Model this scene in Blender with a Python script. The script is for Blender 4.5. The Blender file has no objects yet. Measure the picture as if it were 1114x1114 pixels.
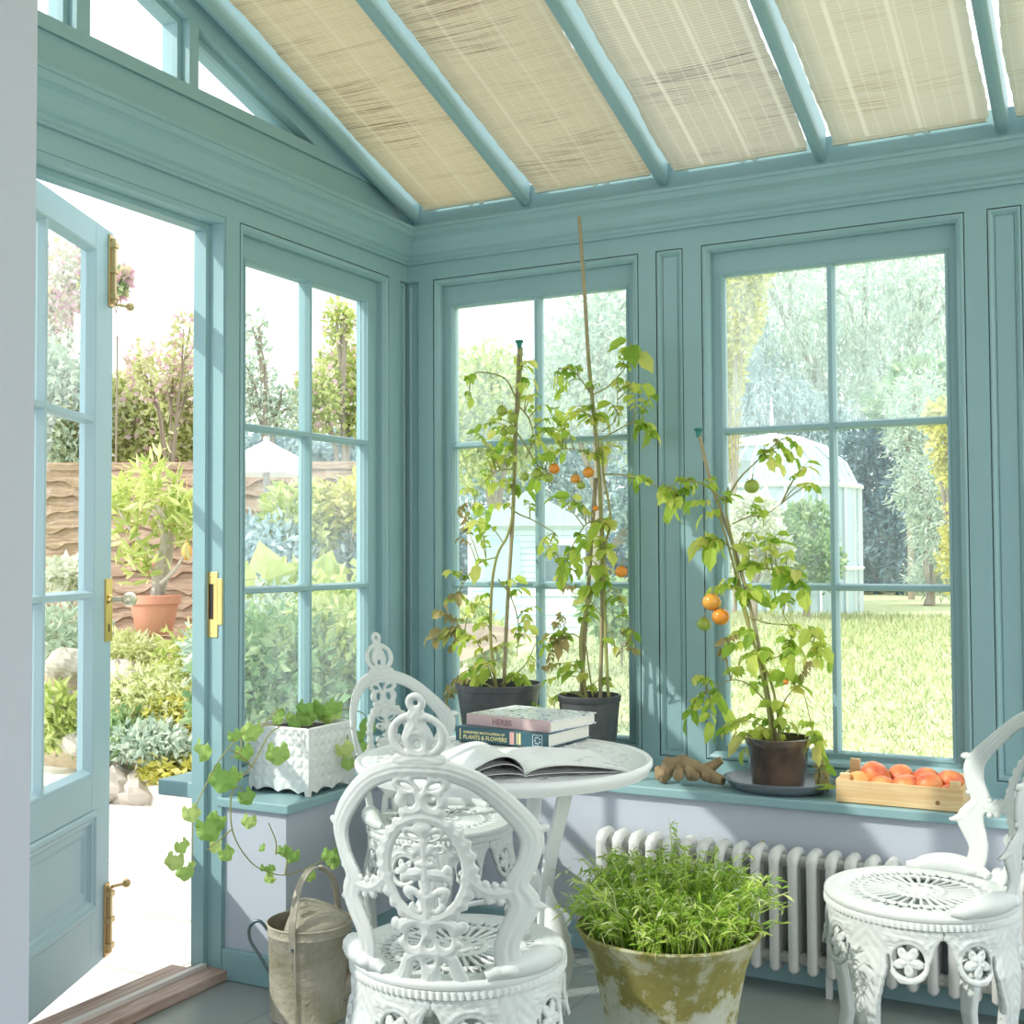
import bpy, bmesh, math, random
import numpy as np
from mathutils import Vector, Matrix
PI = math.pi
SKY, SUN, EXPO = 1.65, 2.5, .5
SC = bpy.context.scene
COL = SC.collection
rnd = random.Random(7)
nr = np.random.RandomState(11)

# ------------------------------------------------------------------ camera
CAM = Vector((2.308, -3.613, 1.18))
YAW, PITCH, ROLL, F = -0.48243152, 0.03490446, -0.00469478, 1317.2
W_ = Vector((math.sin(YAW)*math.cos(PITCH), math.cos(YAW)*math.cos(PITCH), math.sin(PITCH)))
r0 = Vector((math.cos(YAW), -math.sin(YAW), 0)); u0 = r0.cross(W_)
R_ = r0*math.cos(ROLL)+u0*math.sin(ROLL); U_ = -r0*math.sin(ROLL)+u0*math.cos(ROLL)
cd = bpy.data.cameras.new('camera'); cam = bpy.data.objects.new('camera', cd); COL.objects.link(cam)
m = Matrix((R_, U_, -W_)).transposed().to_4x4(); m.translation = CAM; cam.matrix_world = m
cd.sensor_width = 36; cd.lens = 36*F/1114; cd.clip_start = .05; cd.clip_end = 300
SC.camera = cam

def ray(px, py): return (px-557)*R_+(557-py)*U_+F*W_
def at_y(px, py, Y):
    d = ray(px, py); return CAM+d*((Y-CAM.y)/d.y)
def at_z(px, py, Z):
    d = ray(px, py); return CAM+d*((Z-CAM.z)/d.z)
def at_d(px, py, D): return CAM+ray(px, py)*(D/F)

# ------------------------------------------------------------------ materials
def mat(name, rgb, rough=.6, metal=0., spec=.5, noise=None, bump=None, trans=0., rand=None, coat=0.):
    """noise=(scale, amount, rgb2); bump=(scale, strength); rand=list of (pos,rgb) per-island colours"""
    M = bpy.data.materials.new(name); M.use_nodes = True
    nt = M.node_tree; N = nt.nodes; L = nt.links
    b = N['Principled BSDF']; out = N['Material Output']
    b.inputs['Base Color'].default_value = (*rgb, 1); b.inputs['Roughness'].default_value = rough
    b.inputs['Metallic'].default_value = metal; b.inputs['Specular IOR Level'].default_value = spec
    if coat: b.inputs['Coat Weight'].default_value = coat
    col = None
    tc = N.new('ShaderNodeTexCoord')
    if rand:
        g = N.new('ShaderNodeNewGeometry'); cr = N.new('ShaderNodeValToRGB')
        e = cr.color_ramp.elements
        while len(e) < len(rand): e.new(.5)
        for i, (p, c) in enumerate(rand): e[i].position = p; e[i].color = (*c, 1)
        L.new(g.outputs['Random Per Island'], cr.inputs[0]); col = cr.outputs[0]
    if noise:
        n = N.new('ShaderNodeTexNoise'); n.inputs['Scale'].default_value = noise[0]; n.inputs['Detail'].default_value = 6
        L.new(tc.outputs['Object'], n.inputs['Vector'])
        rp = N.new('ShaderNodeValToRGB'); rp.color_ramp.elements[0].position = .5-noise[1]/2; rp.color_ramp.elements[1].position = .5+noise[1]/2
        L.new(n.outputs['Fac'], rp.inputs[0])
        mx = N.new('ShaderNodeMix'); mx.data_type = 'RGBA'; L.new(rp.outputs[0], mx.inputs[0])
        if col: L.new(col, mx.inputs[6])
        else: mx.inputs[6].default_value = (*rgb, 1)
        mx.inputs[7].default_value = (*noise[2], 1); col = mx.outputs[2]
    if col: L.new(col, b.inputs['Base Color'])
    if bump:
        n = N.new('ShaderNodeTexNoise'); n.inputs['Scale'].default_value = bump[0]; n.inputs['Detail'].default_value = 4
        L.new(tc.outputs['Object'], n.inputs['Vector'])
        bp = N.new('ShaderNodeBump'); bp.inputs['Strength'].default_value = bump[1]; bp.inputs['Distance'].default_value = .01
        L.new(n.outputs['Fac'], bp.inputs['Height']); L.new(bp.outputs[0], b.inputs['Normal'])
    if trans:
        t = N.new('ShaderNodeBsdfTranslucent'); t.inputs[0].default_value = (*rgb, 1)
        if col: L.new(col, t.inputs[0])
        ms = N.new('ShaderNodeMixShader'); ms.inputs[0].default_value = trans
        L.new(b.outputs[0], ms.inputs[1]); L.new(t.outputs[0], ms.inputs[2]); L.new(ms.outputs[0], out.inputs[0])
    return M

def glass_mat(name, dirt):
    M = bpy.data.materials.new(name); M.use_nodes = True
    nt = M.node_tree; N = nt.nodes; L = nt.links; N.remove(N['Principled BSDF']); out = N['Material Output']
    tr = N.new('ShaderNodeBsdfTransparent'); tr.inputs[0].default_value = (.97, .99, .98, 1)
    gl = N.new('ShaderNodeBsdfGlossy'); gl.inputs['Roughness'].default_value = .01
    lf = N.new('ShaderNodeLayerWeight'); lf.inputs[0].default_value = .5
    pw = N.new('ShaderNodeMath'); pw.operation = 'POWER'; pw.inputs[1].default_value = 5; L.new(lf.outputs['Facing'], pw.inputs[0])
    lw = N.new('ShaderNodeMath'); lw.operation = 'MULTIPLY_ADD'; lw.inputs[1].default_value = .5; lw.inputs[2].default_value = .025; L.new(pw.outputs[0], lw.inputs[0])
    a = N.new('ShaderNodeMixShader'); L.new(lw.outputs[0], a.inputs[0]); L.new(tr.outputs[0], a.inputs[1]); L.new(gl.outputs[0], a.inputs[2])
    if dirt:
        di = N.new('ShaderNodeBsdfTranslucent'); di.inputs[0].default_value = (.80, .93, .97, 1)
        tc = N.new('ShaderNodeTexCoord'); mp = N.new('ShaderNodeMapping'); mp.inputs['Scale'].default_value = (26, 26, 5)
        n = N.new('ShaderNodeTexNoise'); n.inputs['Scale'].default_value = 1.6; n.inputs['Detail'].default_value = 8; n.inputs['Roughness'].default_value = .7
        L.new(tc.outputs['Object'], mp.inputs[0]); L.new(mp.outputs[0], n.inputs['Vector'])
        mr = N.new('ShaderNodeMapRange'); mr.inputs[1].default_value = .3; mr.inputs[2].default_value = .75
        mr.inputs[3].default_value = dirt*.35; mr.inputs[4].default_value = dirt*1.5
        L.new(n.outputs['Fac'], mr.inputs[0])
        b = N.new('ShaderNodeMixShader'); L.new(mr.outputs[0], b.inputs[0]); L.new(a.outputs[0], b.inputs[1]); L.new(di.outputs[0], b.inputs[2]); a = b
    L.new(a.outputs[0], out.inputs[0]); return M

TEAL = mat('teal_paint', (.26, .42, .45), .45, noise=(3.5, .9, (.29, .455, .485)), bump=(60, .05))
TEAL_DOOR = mat('pale_teal_door_paint', (.38, .52, .58), .4, noise=(3, .9, (.41, .55, .60)), bump=(60, .05))
LILAC = mat('lavender_wall_paint', (.50, .54, .62), .8, noise=(4, .9, (.54, .58, .66)), bump=(90, .06))
LILAC2 = mat('lavender_near_wall_paint', (.48, .50, .58), .8, noise=(2, .9, (.50, .53, .60)), bump=(90, .06))
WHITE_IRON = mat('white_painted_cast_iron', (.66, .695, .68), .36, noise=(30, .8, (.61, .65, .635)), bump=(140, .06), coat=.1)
SUNLIT_TABLE_IRON = mat('sunlit_white_table_iron', (.80, .81, .81), .3, noise=(30, .8, (.76, .78, .78)), bump=(140, .06), coat=.15)  # brighter copy of the chair iron: sunlight on the table put into the colour
CREAM = mat('cream_radiator_enamel', (.74, .74, .71), .35)
GLASS = glass_mat('clear_glass', 0); DIRTY = glass_mat('weathered_glass', .22); DIRTY2 = glass_mat('lightly_weathered_glass', .07)
BRASS = mat('brass', (.78, .56, .22), .3, 1.)
BRONZE = mat('aged_brass_bolt', (.62, .44, .22), .38, .7)
PLASTIC = mat('grey_plastic_plant_pot', (.055, .058, .062), .45, noise=(40, .6, (.10, .10, .105)))
PLASTIC2 = mat('worn_shiny_plant_pot', (.06, .045, .04), .14, noise=(9, .25, (.20, .13, .09)), coat=1.)
SOIL = mat('dark_compost', (.05, .035, .025), .95, bump=(80, 1.))
CANE = mat('bamboo', (.42, .34, .20), .6, noise=(40, .6, (.30, .27, .15)))
STEM = mat('green_stem', (.32, .38, .10), .6, noise=(14, .5, (.42, .35, .15)), trans=.15)
LEAFY = mat('tomato_leaf', (.3, .5, .05), .55, rand=[(0, (.24, .42, .05)), (.4, (.48, .64, .09)), (.75, (.70, .78, .16)), (1, (.80, .76, .24))], trans=.6)
DRYLEAF = mat('dry_tomato_leaf', (.4, .3, .15), .8, rand=[(0, (.30, .27, .10)), (.6, (.48, .38, .17)), (1, (.42, .48, .12))], trans=.4)
GERAN = mat('trailing_leaf', (.3, .5, .08), .5, rand=[(0, (.26, .46, .10)), (.6, (.42, .60, .16)), (1, (.62, .72, .26))], trans=.4)
CHERVIL = mat('herb_blade', (.35, .5, .06), .5, rand=[(0, (.22, .42, .04)), (.45, (.42, .62, .08)), (.8, (.60, .72, .18)), (1, (.85, .88, .60))], trans=.4)
TOM_G = mat('green_tomato_skin', (.33, .46, .06), .25, noise=(20, .8, (.42, .50, .10)), trans=.15)
TOM_O = mat('orange_tomato_skin', (.85, .26, .03), .22, noise=(18, .8, (.80, .36, .05)), trans=.12)
TOM_Y = mat('yellow_orange_tomato_skin', (.80, .42, .07), .22, noise=(18, .8, (.78, .30, .05)), trans=.12)
PEACH = mat('peach_skin', (.66, .09, .05), .45, noise=(13, .30, (.90, .42, .14)), trans=.1)
PEACHY = mat('yellow_peach_skin', (.90, .58, .18), .45, noise=(11, .5, (.88, .36, .12)), trans=.1)
BARK = mat('tree_bark', (.30, .25, .19), .9, bump=(30, .8))
CUT = mat('pale_root_skin', (.42, .31, .17), .85, noise=(25, .5, (.22, .15, .08)), bump=(50, .6))

def wood_mat(name, c1, c2, scale, rough=.55):
    M = bpy.data.materials.new(name); M.use_nodes = True; nt = M.node_tree; N = nt.nodes; L = nt.links; b = N['Principled BSDF']
    tc = N.new('ShaderNodeTexCoord'); mp = N.new('ShaderNodeMapping'); mp.inputs['Scale'].default_value = scale
    n = N.new('ShaderNodeTexNoise'); n.inputs['Scale'].default_value = 5; n.inputs['Detail'].default_value = 8; n.inputs['Distortion'].default_value = 1
    cr = N.new('ShaderNodeValToRGB'); cr.color_ramp.elements[0].color = (*c1, 1); cr.color_ramp.elements[1].color = (*c2, 1)
    cr.color_ramp.elements[0].position = .35; cr.color_ramp.elements[1].position = .65
    L.new(tc.outputs['Object'], mp.inputs[0]); L.new(mp.outputs[0], n.inputs['Vector']); L.new(n.outputs['Fac'], cr.inputs[0]); L.new(cr.outputs[0], b.inputs['Base Color'])
    b.inputs['Roughness'].default_value = rough; return M
PINE = wood_mat('pale_pine', (.70, .46, .22), (.80, .60, .34), (1, 5, 18))
HARDWOOD = wood_mat('sunlit_hardwood_sill', (.34, .20, .16), (.56, .42, .36), (20, 1, 6))  # paler grain tone puts the sunlight on the board into its colour
FENCEW = wood_mat('weathered_fence_board', (.27, .18, .12), (.46, .34, .25), (1, 1, 9), .85)

def blind_mat(name, base, dark, seed, amt):
    left = seed <= 2; thr = (.16, .22) if left else (.30, .55)
    """woven reed blind: slats run along x, threads run down the slope"""
    M = bpy.data.materials.new(name); M.use_nodes = True; nt = M.node_tree; N = nt.nodes; L = nt.links; b = N['Principled BSDF']; out = N['Material Output']
    tc = N.new('ShaderNodeTexCoord'); sep = N.new('ShaderNodeSeparateXYZ'); L.new(tc.outputs['Object'], sep.inputs[0])
    mp = N.new('ShaderNodeMapping'); mp.inputs['Scale'].default_value = (5, 260, 1); mp.inputs['Location'].default_value = (seed*3.7, seed, 0)
    L.new(tc.outputs['Object'], mp.inputs[0])
    n1 = N.new('ShaderNodeTexNoise'); n1.inputs['Scale'].default_value = 1; n1.inputs['Detail'].default_value = 2; L.new(mp.outputs[0], n1.inputs['Vector'])
    mp2 = N.new('ShaderNodeMapping'); mp2.inputs['Scale'].default_value = (1.6, 5, 1); mp2.inputs['Location'].default_value = (seed*1.3, seed*2.1, 0)
    L.new(tc.outputs['Object'], mp2.inputs[0])
    n2 = N.new('ShaderNodeTexNoise'); n2.inputs['Scale'].default_value = 1.3; n2.inputs['Detail'].default_value = 4; L.new(mp2.outputs[0], n2.inputs['Vector'])
    r1 = N.new('ShaderNodeMapRange'); r1.inputs[1].default_value = .52; r1.inputs[2].default_value = .66; L.new(n1.outputs['Fac'], r1.inputs[0])
    r2 = N.new('ShaderNodeMapRange'); r2.inputs[1].default_value = .50; r2.inputs[2].default_value = .68; r2.inputs[3].default_value = (.18 if left else .10)*amt; r2.inputs[4].default_value = .85*amt; L.new(n2.outputs['Fac'], r2.inputs[0])
    mu = N.new('ShaderNodeMath'); mu.operation = 'MULTIPLY'; L.new(r1.outputs[0], mu.inputs[0]); L.new(r2.outputs[0], mu.inputs[1])
    mx = N.new('ShaderNodeMix'); mx.data_type = 'RGBA'; L.new(mu.outputs[0], mx.inputs[0]); mx.inputs[6].default_value = (*base, 1); mx.inputs[7].default_value = (*dark, 1)
    # fine slat lines
    w = N.new('ShaderNodeMath'); w.operation = 'MULTIPLY'; w.inputs[1].default_value = 860 if left else 640; L.new(sep.outputs[1], w.inputs[0])
    s = N.new('ShaderNodeMath'); s.operation = 'SINE'; L.new(w.outputs[0], s.inputs[0])
    sr = N.new('ShaderNodeMapRange'); sr.inputs[1].default_value = .2; sr.inputs[2].default_value = 1; sr.inputs[3].default_value = 0; sr.inputs[4].default_value = .5 if left else .32; L.new(s.outputs[0], sr.inputs[0])
    m2 = N.new('ShaderNodeMix'); m2.data_type = 'RGBA'; L.new(sr.outputs[0], m2.inputs[0]); L.new(mx.outputs[2], m2.inputs[6]); m2.inputs[7].default_value = (dark[0]*1.5, dark[1]*1.6, dark[2]*1.4, 1)
    # binding threads
    cur = m2.outputs[2]
    for freq, wid, stren in ((PI*2/.042, .93, thr[0]), (PI*2/.148, .97, thr[1])):
        w3 = N.new('ShaderNodeMath'); w3.operation = 'MULTIPLY'; w3.inputs[1].default_value = freq; L.new(sep.outputs[0], w3.inputs[0])
        s3 = N.new('ShaderNodeMath'); s3.operation = 'SINE'; L.new(w3.outputs[0], s3.inputs[0])
        g3 = N.new('ShaderNodeMath'); g3.operation = 'GREATER_THAN'; g3.inputs[1].default_value = wid; L.new(s3.outputs[0], g3.inputs[0])
        k3 = N.new('ShaderNodeMath'); k3.operation = 'MULTIPLY'; k3.inputs[1].default_value = stren; L.new(g3.outputs[0], k3.inputs[0])
        m3 = N.new('ShaderNodeMix'); m3.data_type = 'RGBA'; L.new(k3.outputs[0], m3.inputs[0]); L.new(cur, m3.inputs[6]); m3.inputs[7].default_value = (.93, .90, .80, 1); cur = m3.outputs[2]
    L.new(cur, b.inputs['Base Color']); b.inputs['Roughness'].default_value = .8
    t = N.new('ShaderNodeBsdfTranslucent'); mt_ = N.new('ShaderNodeMix'); mt_.data_type = 'RGBA'; mt_.inputs[0].default_value = .12; L.new(cur, mt_.inputs[6]); mt_.inputs[7].default_value = (.80, .80, .80, 1); L.new(mt_.outputs[2], t.inputs[0])
    ms = N.new('ShaderNodeMixShader'); ms.inputs[0].default_value = .5
    L.new(b.outputs[0], ms.inputs[1]); L.new(t.outputs[0], ms.inputs[2])
    L.new(ms.outputs[0], out.inputs[0]); return M

# ------------------------------------------------------------------ mesh builder
class MB:
    def __init__(s): s.v = []; s.f = []
    def add(s, vs, fs, T=None):
        o = len(s.v)
        s.v += [tuple(T(*p)) if T else tuple(p) for p in vs]; s.f += [tuple(i+o for i in f) for f in fs]; return s
    def box(s, x0, x1, y0, y1, z0, z1, T=None):
        vs = [(x0, y0, z0), (x1, y0, z0), (x1, y1, z0), (x0, y1, z0), (x0, y0, z1), (x1, y0, z1), (x1, y1, z1), (x0, y1, z1)]
        return s.add(vs, [(0, 3, 2, 1), (4, 5, 6, 7), (0, 1, 5, 4), (1, 2, 6, 5), (2, 3, 7, 6), (3, 0, 4, 7)], T)
    def prism(s, poly, d0, d1, T):
        """poly in (a,z); extruded between depths d0,d1; T(a,d,z)"""
        n = len(poly); vs = [(a, d0, z) for a, z in poly]+[(a, d1, z) for a, z in poly]
        fs = [tuple(range(n)), tuple(range(2*n-1, n-1, -1))]+[(i, i+n, (i+1) % n+n, (i+1) % n) for i in range(n)]
        return s.add(vs, fs, T)
    def tube(s, pts, rad, n=8, cap=True, T=None):
        pts = [Vector(p) for p in pts]; k = len(pts)
        rr = rad if isinstance(rad, (list, tuple)) else [rad]*k
        up = None; vs = []
        for i, p in enumerate(pts):
            t = (pts[min(i+1, k-1)]-pts[max(i-1, 0)]);
            t = t.normalized() if t.length > 1e-9 else Vector((0, 0, 1))
            if up is None:
                up = t.orthogonal().normalized()
            up = (up-t*up.dot(t)); up = up.normalized() if up.length > 1e-6 else t.orthogonal().normalized()
            b = t.cross(up)
            for j in range(n):
                a = 2*PI*j/n; vs.append(p+(up*math.cos(a)+b*math.sin(a))*rr[i])
        fs = [(i*n+j, i*n+(j+1) % n, (i+1)*n+(j+1) % n, (i+1)*n+j) for i in range(k-1) for j in range(n)]
        if cap: fs += [tuple(range(n))[::-1], tuple((k-1)*n+j for j in range(n))]
        return s.add(vs, fs, T)
    def lathe(s, prof, n=32, c=(0, 0, 0), capb=False, capt=False, fn=None, T=None):
        vs = []
        for r, z in prof:
            for j in range(n):
                a = 2*PI*j/n; q = r*(fn(a, z) if fn else 1)
                vs.append((c[0]+q*math.cos(a), c[1]+q*math.sin(a), c[2]+z))
        k = len(prof); fs = [(i*n+j, i*n+(j+1) % n, (i+1)*n+(j+1) % n, (i+1)*n+j) for i in range(k-1) for j in range(n)]
        if capb: fs.append(tuple(range(n))[::-1])
        if capt: fs.append(tuple((k-1)*n+j for j in range(n)))
        return s.add(vs, fs, T)
    def ball(s, c, rx, ry=None, rz=None, n=14, fn=None):
        ry = ry or rx; rz = rz or rx; m_ = n//2+1
        vs = []
        for i in range(m_+1):
            th = PI*i/m_
            for j in range(n):
                a = 2*PI*j/n; q = fn(th, a) if fn else 1
                vs.append((c[0]+rx*q*math.sin(th)*math.cos(a), c[1]+ry*q*math.sin(th)*math.sin(a), c[2]+rz*q*math.cos(th)))
        fs = [(i*n+j, (i+1)*n+j, (i+1)*n+(j+1) % n, i*n+(j+1) % n) for i in range(m_) for j in range(n)]
        return s.add(vs, fs)
    def build(s, name, mt, parent=None, smooth=False, world=False, loc=None, bevel=0):
        me = bpy.data.meshes.new(name)
        off = Vector((0, 0, 0))
        if world and parent is not None: off = parent.location
        if loc is not None: off = Vector(loc)
        vs = [tuple(Vector(p)-off) for p in s.v] if off.length > 0 else s.v
        me.from_pydata(vs, [], s.f)
        bm = bmesh.new(); bm.from_mesh(me); bmesh.ops.remove_doubles(bm, verts=bm.verts, dist=1e-6)
        bmesh.ops.recalc_face_normals(bm, faces=bm.faces)
        if bevel:
            es = [e for e in bm.edges if len(e.link_faces) == 2 and e.calc_face_angle(0) > .6]
            bmesh.ops.bevel(bm, geom=es, offset=bevel, segments=2, affect='EDGES', profile=.5)
        bm.to_mesh(me); bm.free()
        me.materials.append(mt)
        if smooth:
            for p in me.polygons: p.use_smooth = True
            me.set_sharp_from_angle(angle=math.radians(50))
        o = bpy.data.objects.new(name, me); COL.objects.link(o)
        if loc is not None: o.location = loc
        if parent: o.parent = parent
        return o

def raw(name, vs, fs, mt, parent=None, smooth=False):
    me = bpy.data.meshes.new(name); me.from_pydata(vs, [], fs); me.materials.append(mt)
    if smooth: me.polygons.foreach_set('use_smooth', [True]*len(me.polygons))
    o = bpy.data.objects.new(name, me); COL.objects.link(o)
    if parent: o.parent = parent
    return o

def tag(o, label, cat, group=None, kind=None):
    o['label'] = label; o['category'] = cat
    if group: o['group'] = group
    if kind: o['kind'] = kind
    return o
def thing(name, label, cat, loc=(0, 0, 0), rz=0, group=None):
    o = bpy.data.objects.new(name, None); COL.objects.link(o); o.empty_display_size = .1
    o.location = loc; o.rotation_euler = (0, 0, rz); return tag(o, label, cat, group)
def struct(o): o['kind'] = 'structure'; return o
KIDS = {}
def dup(root, loc, rz, label, group=None):
    r = root.copy(); COL.objects.link(r); r.location = loc; r.rotation_euler = (0, 0, rz); r['label'] = label
    if group: r['group'] = group
    def rec(a, b):
        for ch in list(a.children):
            c = ch.copy(); COL.objects.link(c); c.parent = b; rec(ch, c)
    rec(root, r); return r

def TB(a, d, z): return (a, d, z)            # back wall: a along x, d outward
def TL(a, d, z): return (-d, -a, z)          # left wall: a along -y, d outward (-x)

def mould(mb, T, a0, a1, z0, z1, prof, fill=False):
    """mitred moulding: prof = [(inset, depth)...] from the opening edge inwards"""
    k = len(prof); vs = []
    for i, d in prof:
        vs += [(a0+i, d, z0+i), (a1-i, d, z0+i), (a1-i, d, z1-i), (a0+i, d, z1-i)]
    fs = [(i*4+j, i*4+(j+1) % 4, (i+1)*4+(j+1) % 4, (i+1)*4+j) for i in range(k-1) for j in range(4)]
    if fill: fs.append(tuple((k-1)*4+j for j in range(4)))
    mb.add(vs, fs, T)
WPROF = [(0, 0), (0, .008), (.003, .008), (.003, -.001), (.009, -.003), (.016, .001), (.022, .010), (.024, .012), (.024, .034)]
PPROF = [(0, 0), (0, .008), (.003, .008), (.003, .001), (.008, 0), (.013, .004), (.016, .009), (.019, .009), (.019, .013), (.021, .013), (.021, .010)]

# ------------------------------------------------------------------ room shell
# floor of square slate tiles
FL = bpy.data.materials.new('slate_tiles'); FL.use_nodes = True
nt = FL.node_tree; N = nt.nodes; L = nt.links; b = N['Principled BSDF']
tc = N.new('ShaderNodeTexCoord'); mp = N.new('ShaderNodeMapping'); mp.inputs['Location'].default_value = (-.27+.345*10, .62+.345*20, 0)
L.new(tc.outputs['Object'], mp.inputs[0])
br = N.new('ShaderNodeTexBrick'); br.offset = 0; br.inputs['Scale'].default_value = 1; br.inputs['Brick Width'].default_value = .345; br.inputs['Row Height'].default_value = .345
br.inputs['Mortar Size'].default_value = .004; br.inputs['Mortar Smooth'].default_value = .2
br.inputs['Color1'].default_value = (.19, .22, .21, 1); br.inputs['Color2'].default_value = (.25, .28, .265, 1); br.inputs['Mortar'].default_value = (.07, .07, .065, 1)
L.new(mp.outputs[0], br.inputs['Vector'])
n1 = N.new('ShaderNodeTexNoise'); n1.inputs['Scale'].default_value = 9; n1.inputs['Detail'].default_value = 8; L.new(tc.outputs['Object'], n1.inputs['Vector'])
mx = N.new('ShaderNodeMix'); mx.data_type = 'RGBA'; mx.blend_type = 'MULTIPLY'; mx.inputs[0].default_value = .5
L.new(br.outputs['Color'], mx.inputs[6]); L.new(n1.outputs['Color'], mx.inputs[7])
ad = N.new('ShaderNodeMix'); ad.data_type = 'RGBA'; ad.inputs[0].default_value = .45; L.new(mx.outputs[2], ad.inputs[6]); ad.inputs[7].default_value = (.40, .44, .42, 1)
L.new(ad.outputs[2], b.inputs['Base Color']); b.inputs['Roughness'].default_value = .33
bp = N.new('ShaderNodeBump'); bp.inputs['Strength'].default_value = .25; bp.inputs['Distance'].default_value = .01; L.new(n1.outputs['Fac'], bp.inputs['Height']); L.new(bp.outputs[0], b.inputs['Normal'])
struct(MB().box(0, 4.2, -5.2, 0, -.12, 0).build('floor', FL))

# low masonry walls
struct(MB().box(0, 3.4, -.268, .12, 0, .475).build('wall_back', LILAC))
struct(MB().box(-.12, .213, -.950, .12, 0, .475).box(-.12, .213, -2.9, -1.86, 0, .475).build('wall_left', LILAC))
struct(MB().box(.82, .95, -5.0, -2.44, 0, 2.75).build('wall_near', LILAC2, bevel=.004))
struct(MB().box(.95, 4.4, -5.3, -5.2, 0, 2.45).build('shade_wall_front', LILAC2))  # unseen wall behind the camera, added to cut the light from there
bb = MB().box(.213, 3.4, -.283, -.268, 0, .085); struct(bb.build('baseboard_back', TEAL, bevel=.003))
bl = MB().box(.213, .228, -.95, -.283, 0, .085).box(0.0, .228, -.965, -.95, 0, .085); struct(bl.build('baseboard_left', TEAL, bevel=.003))
# sill boards
s_ = MB().box(.03, 3.4, -.288, .02, .475, .502); struct(s_.build('trim_1', TEAL, bevel=.004))
s_ = MB().box(-.02, .232, -.965, -.288, .475, .502); struct(s_.build('trim_2', TEAL, bevel=.004))
s_ = MB().box(-.24, -.1, -.965, .1, .49, .535); struct(s_.build('trim_3', TEAL, bevel=.004))   # outside sill
s_ = MB().box(.10, 3.4, .1, .24, .49, .53); struct(s_.build('trim_4', TEAL, bevel=.004))

# timber frame of the back wall
WB = [(.107, .878), (1.089, 1.868), (2.08, 2.86)]
Z0, Z1 = .545, 2.145
fb = MB()
fb.box(.046, 3.4, 0, .1, Z1, 2.425, TB); fb.box(.046, 3.4, 0, .1, .50, Z0, TB)
fb.box(.046, .107, 0, .1, Z0, Z1, TB)
for (pl, pr) in ((.878, 1.089), (1.868, 2.08), (2.86, 3.40)):
    p0 = pl+.060; p1 = pr-.061
    fb.box(pl, p0, 0, .1, Z0, Z1, TB); fb.box(p1, pr, 0, .1, Z0, Z1, TB); fb.box(p0, p1, .014, .1, Z0, Z1, TB)
    mould(fb, TB, p0, p1, Z0, Z1, PPROF, True)
# recessed corner strip
fb.box(-.1, .046, .012, .1, .50, 2.145, TB); fb.box(-.1, .046, 0, .1, 2.145, 2.385, TB)
struct(fb.build('wall_back_frame', TEAL))
fl = MB()
fl.box(.046, .118, 0, .1, Z0, Z1, TL); fl.box(.897, .955, 0, .1, 0, Z1, TL); fl.box(1.86, 1.93, 0, .1, 0, Z1, TL); fl.box(2.70, 2.9, 0, .1, 0, Z1, TL)
fl.box(.0, 2.9, 0, .1, Z1, 2.445, TL); fl.box(.046, .897, 0, .1, .50, Z0, TL); fl.box(1.93, 2.7, 0, .1, .50, Z0, TL)
fl.box(0, .046, .012, .1, .5, Z1, TL)
# panelled recess lines beside the corner
for (T, a0, a1) in ((TL, .004, .044), (TB, .004, .044)):
    mould(fl, T, a0, a1, .52, 2.135, [(0, .012), (0, .006), (.004, .006), (.008, .010), (.008, .014)])
# gable above the cornice: solid toe, raking board, mullions
top = lambda a: 2.43+.318*a
low = lambda a: 2.478+.32*(a-.535)
fl.prism([(0, 2.44), (.535, 2.44), (.535, top(.535)), (0, top(0))], 0, .1, TL)
fl.prism([(.535, low(.535)), (2.42, low(2.42)), (2.42, top(2.42)), (.535, top(.535))], 0, .1, TL)
fl.box(.535, 2.9, 0, .1, 2.44, 2.478, TL)
for a0, a1 in ((1.072, 1.108), (1.462, 1.505), (1.87, 1.91), (2.36, 2.44)):
    fl.prism([(a0, 2.478), (a1, 2.478), (a1, low(a1)), (a0, low(a0))], 0, .1, TL)
struct(fl.build('wall_left_frame', TEAL))

# cornice with mitred inside corner
CP = [(0, 2.203), (.014, 2.203), (.014, 2.211), (.020, 2.215), (.020, 2.226), (.030, 2.233), (.038, 2.245), (.043, 2.260), (.052, 2.274), (.064, 2.283), (.072, 2.286), (.072, 2.306), (.078, 2.309), (.078, 2.318), (0, 2.322)]
def cornice(T, end, name):
    vs = [];
    for p, z in CP: vs += [(p, -p, z), (end, -p, z)]
    k = len(CP); struct(MB().add(vs, [(2*i, 2*i+1, 2*i+3, 2*i+2) for i in range(k-1)]+[tuple(2*i+1 for i in range(k))], T).build(name, TEAL))
cornice(TB, 3.4, 'trim_5'); cornice(TL, 2.9, 'trim_6')
# upper bead of the gable rail
struct(MB().box(.0, 2.9, -.012, 0.0, 2.435, 2.447, TL).build('trim_7', TEAL))

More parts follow.
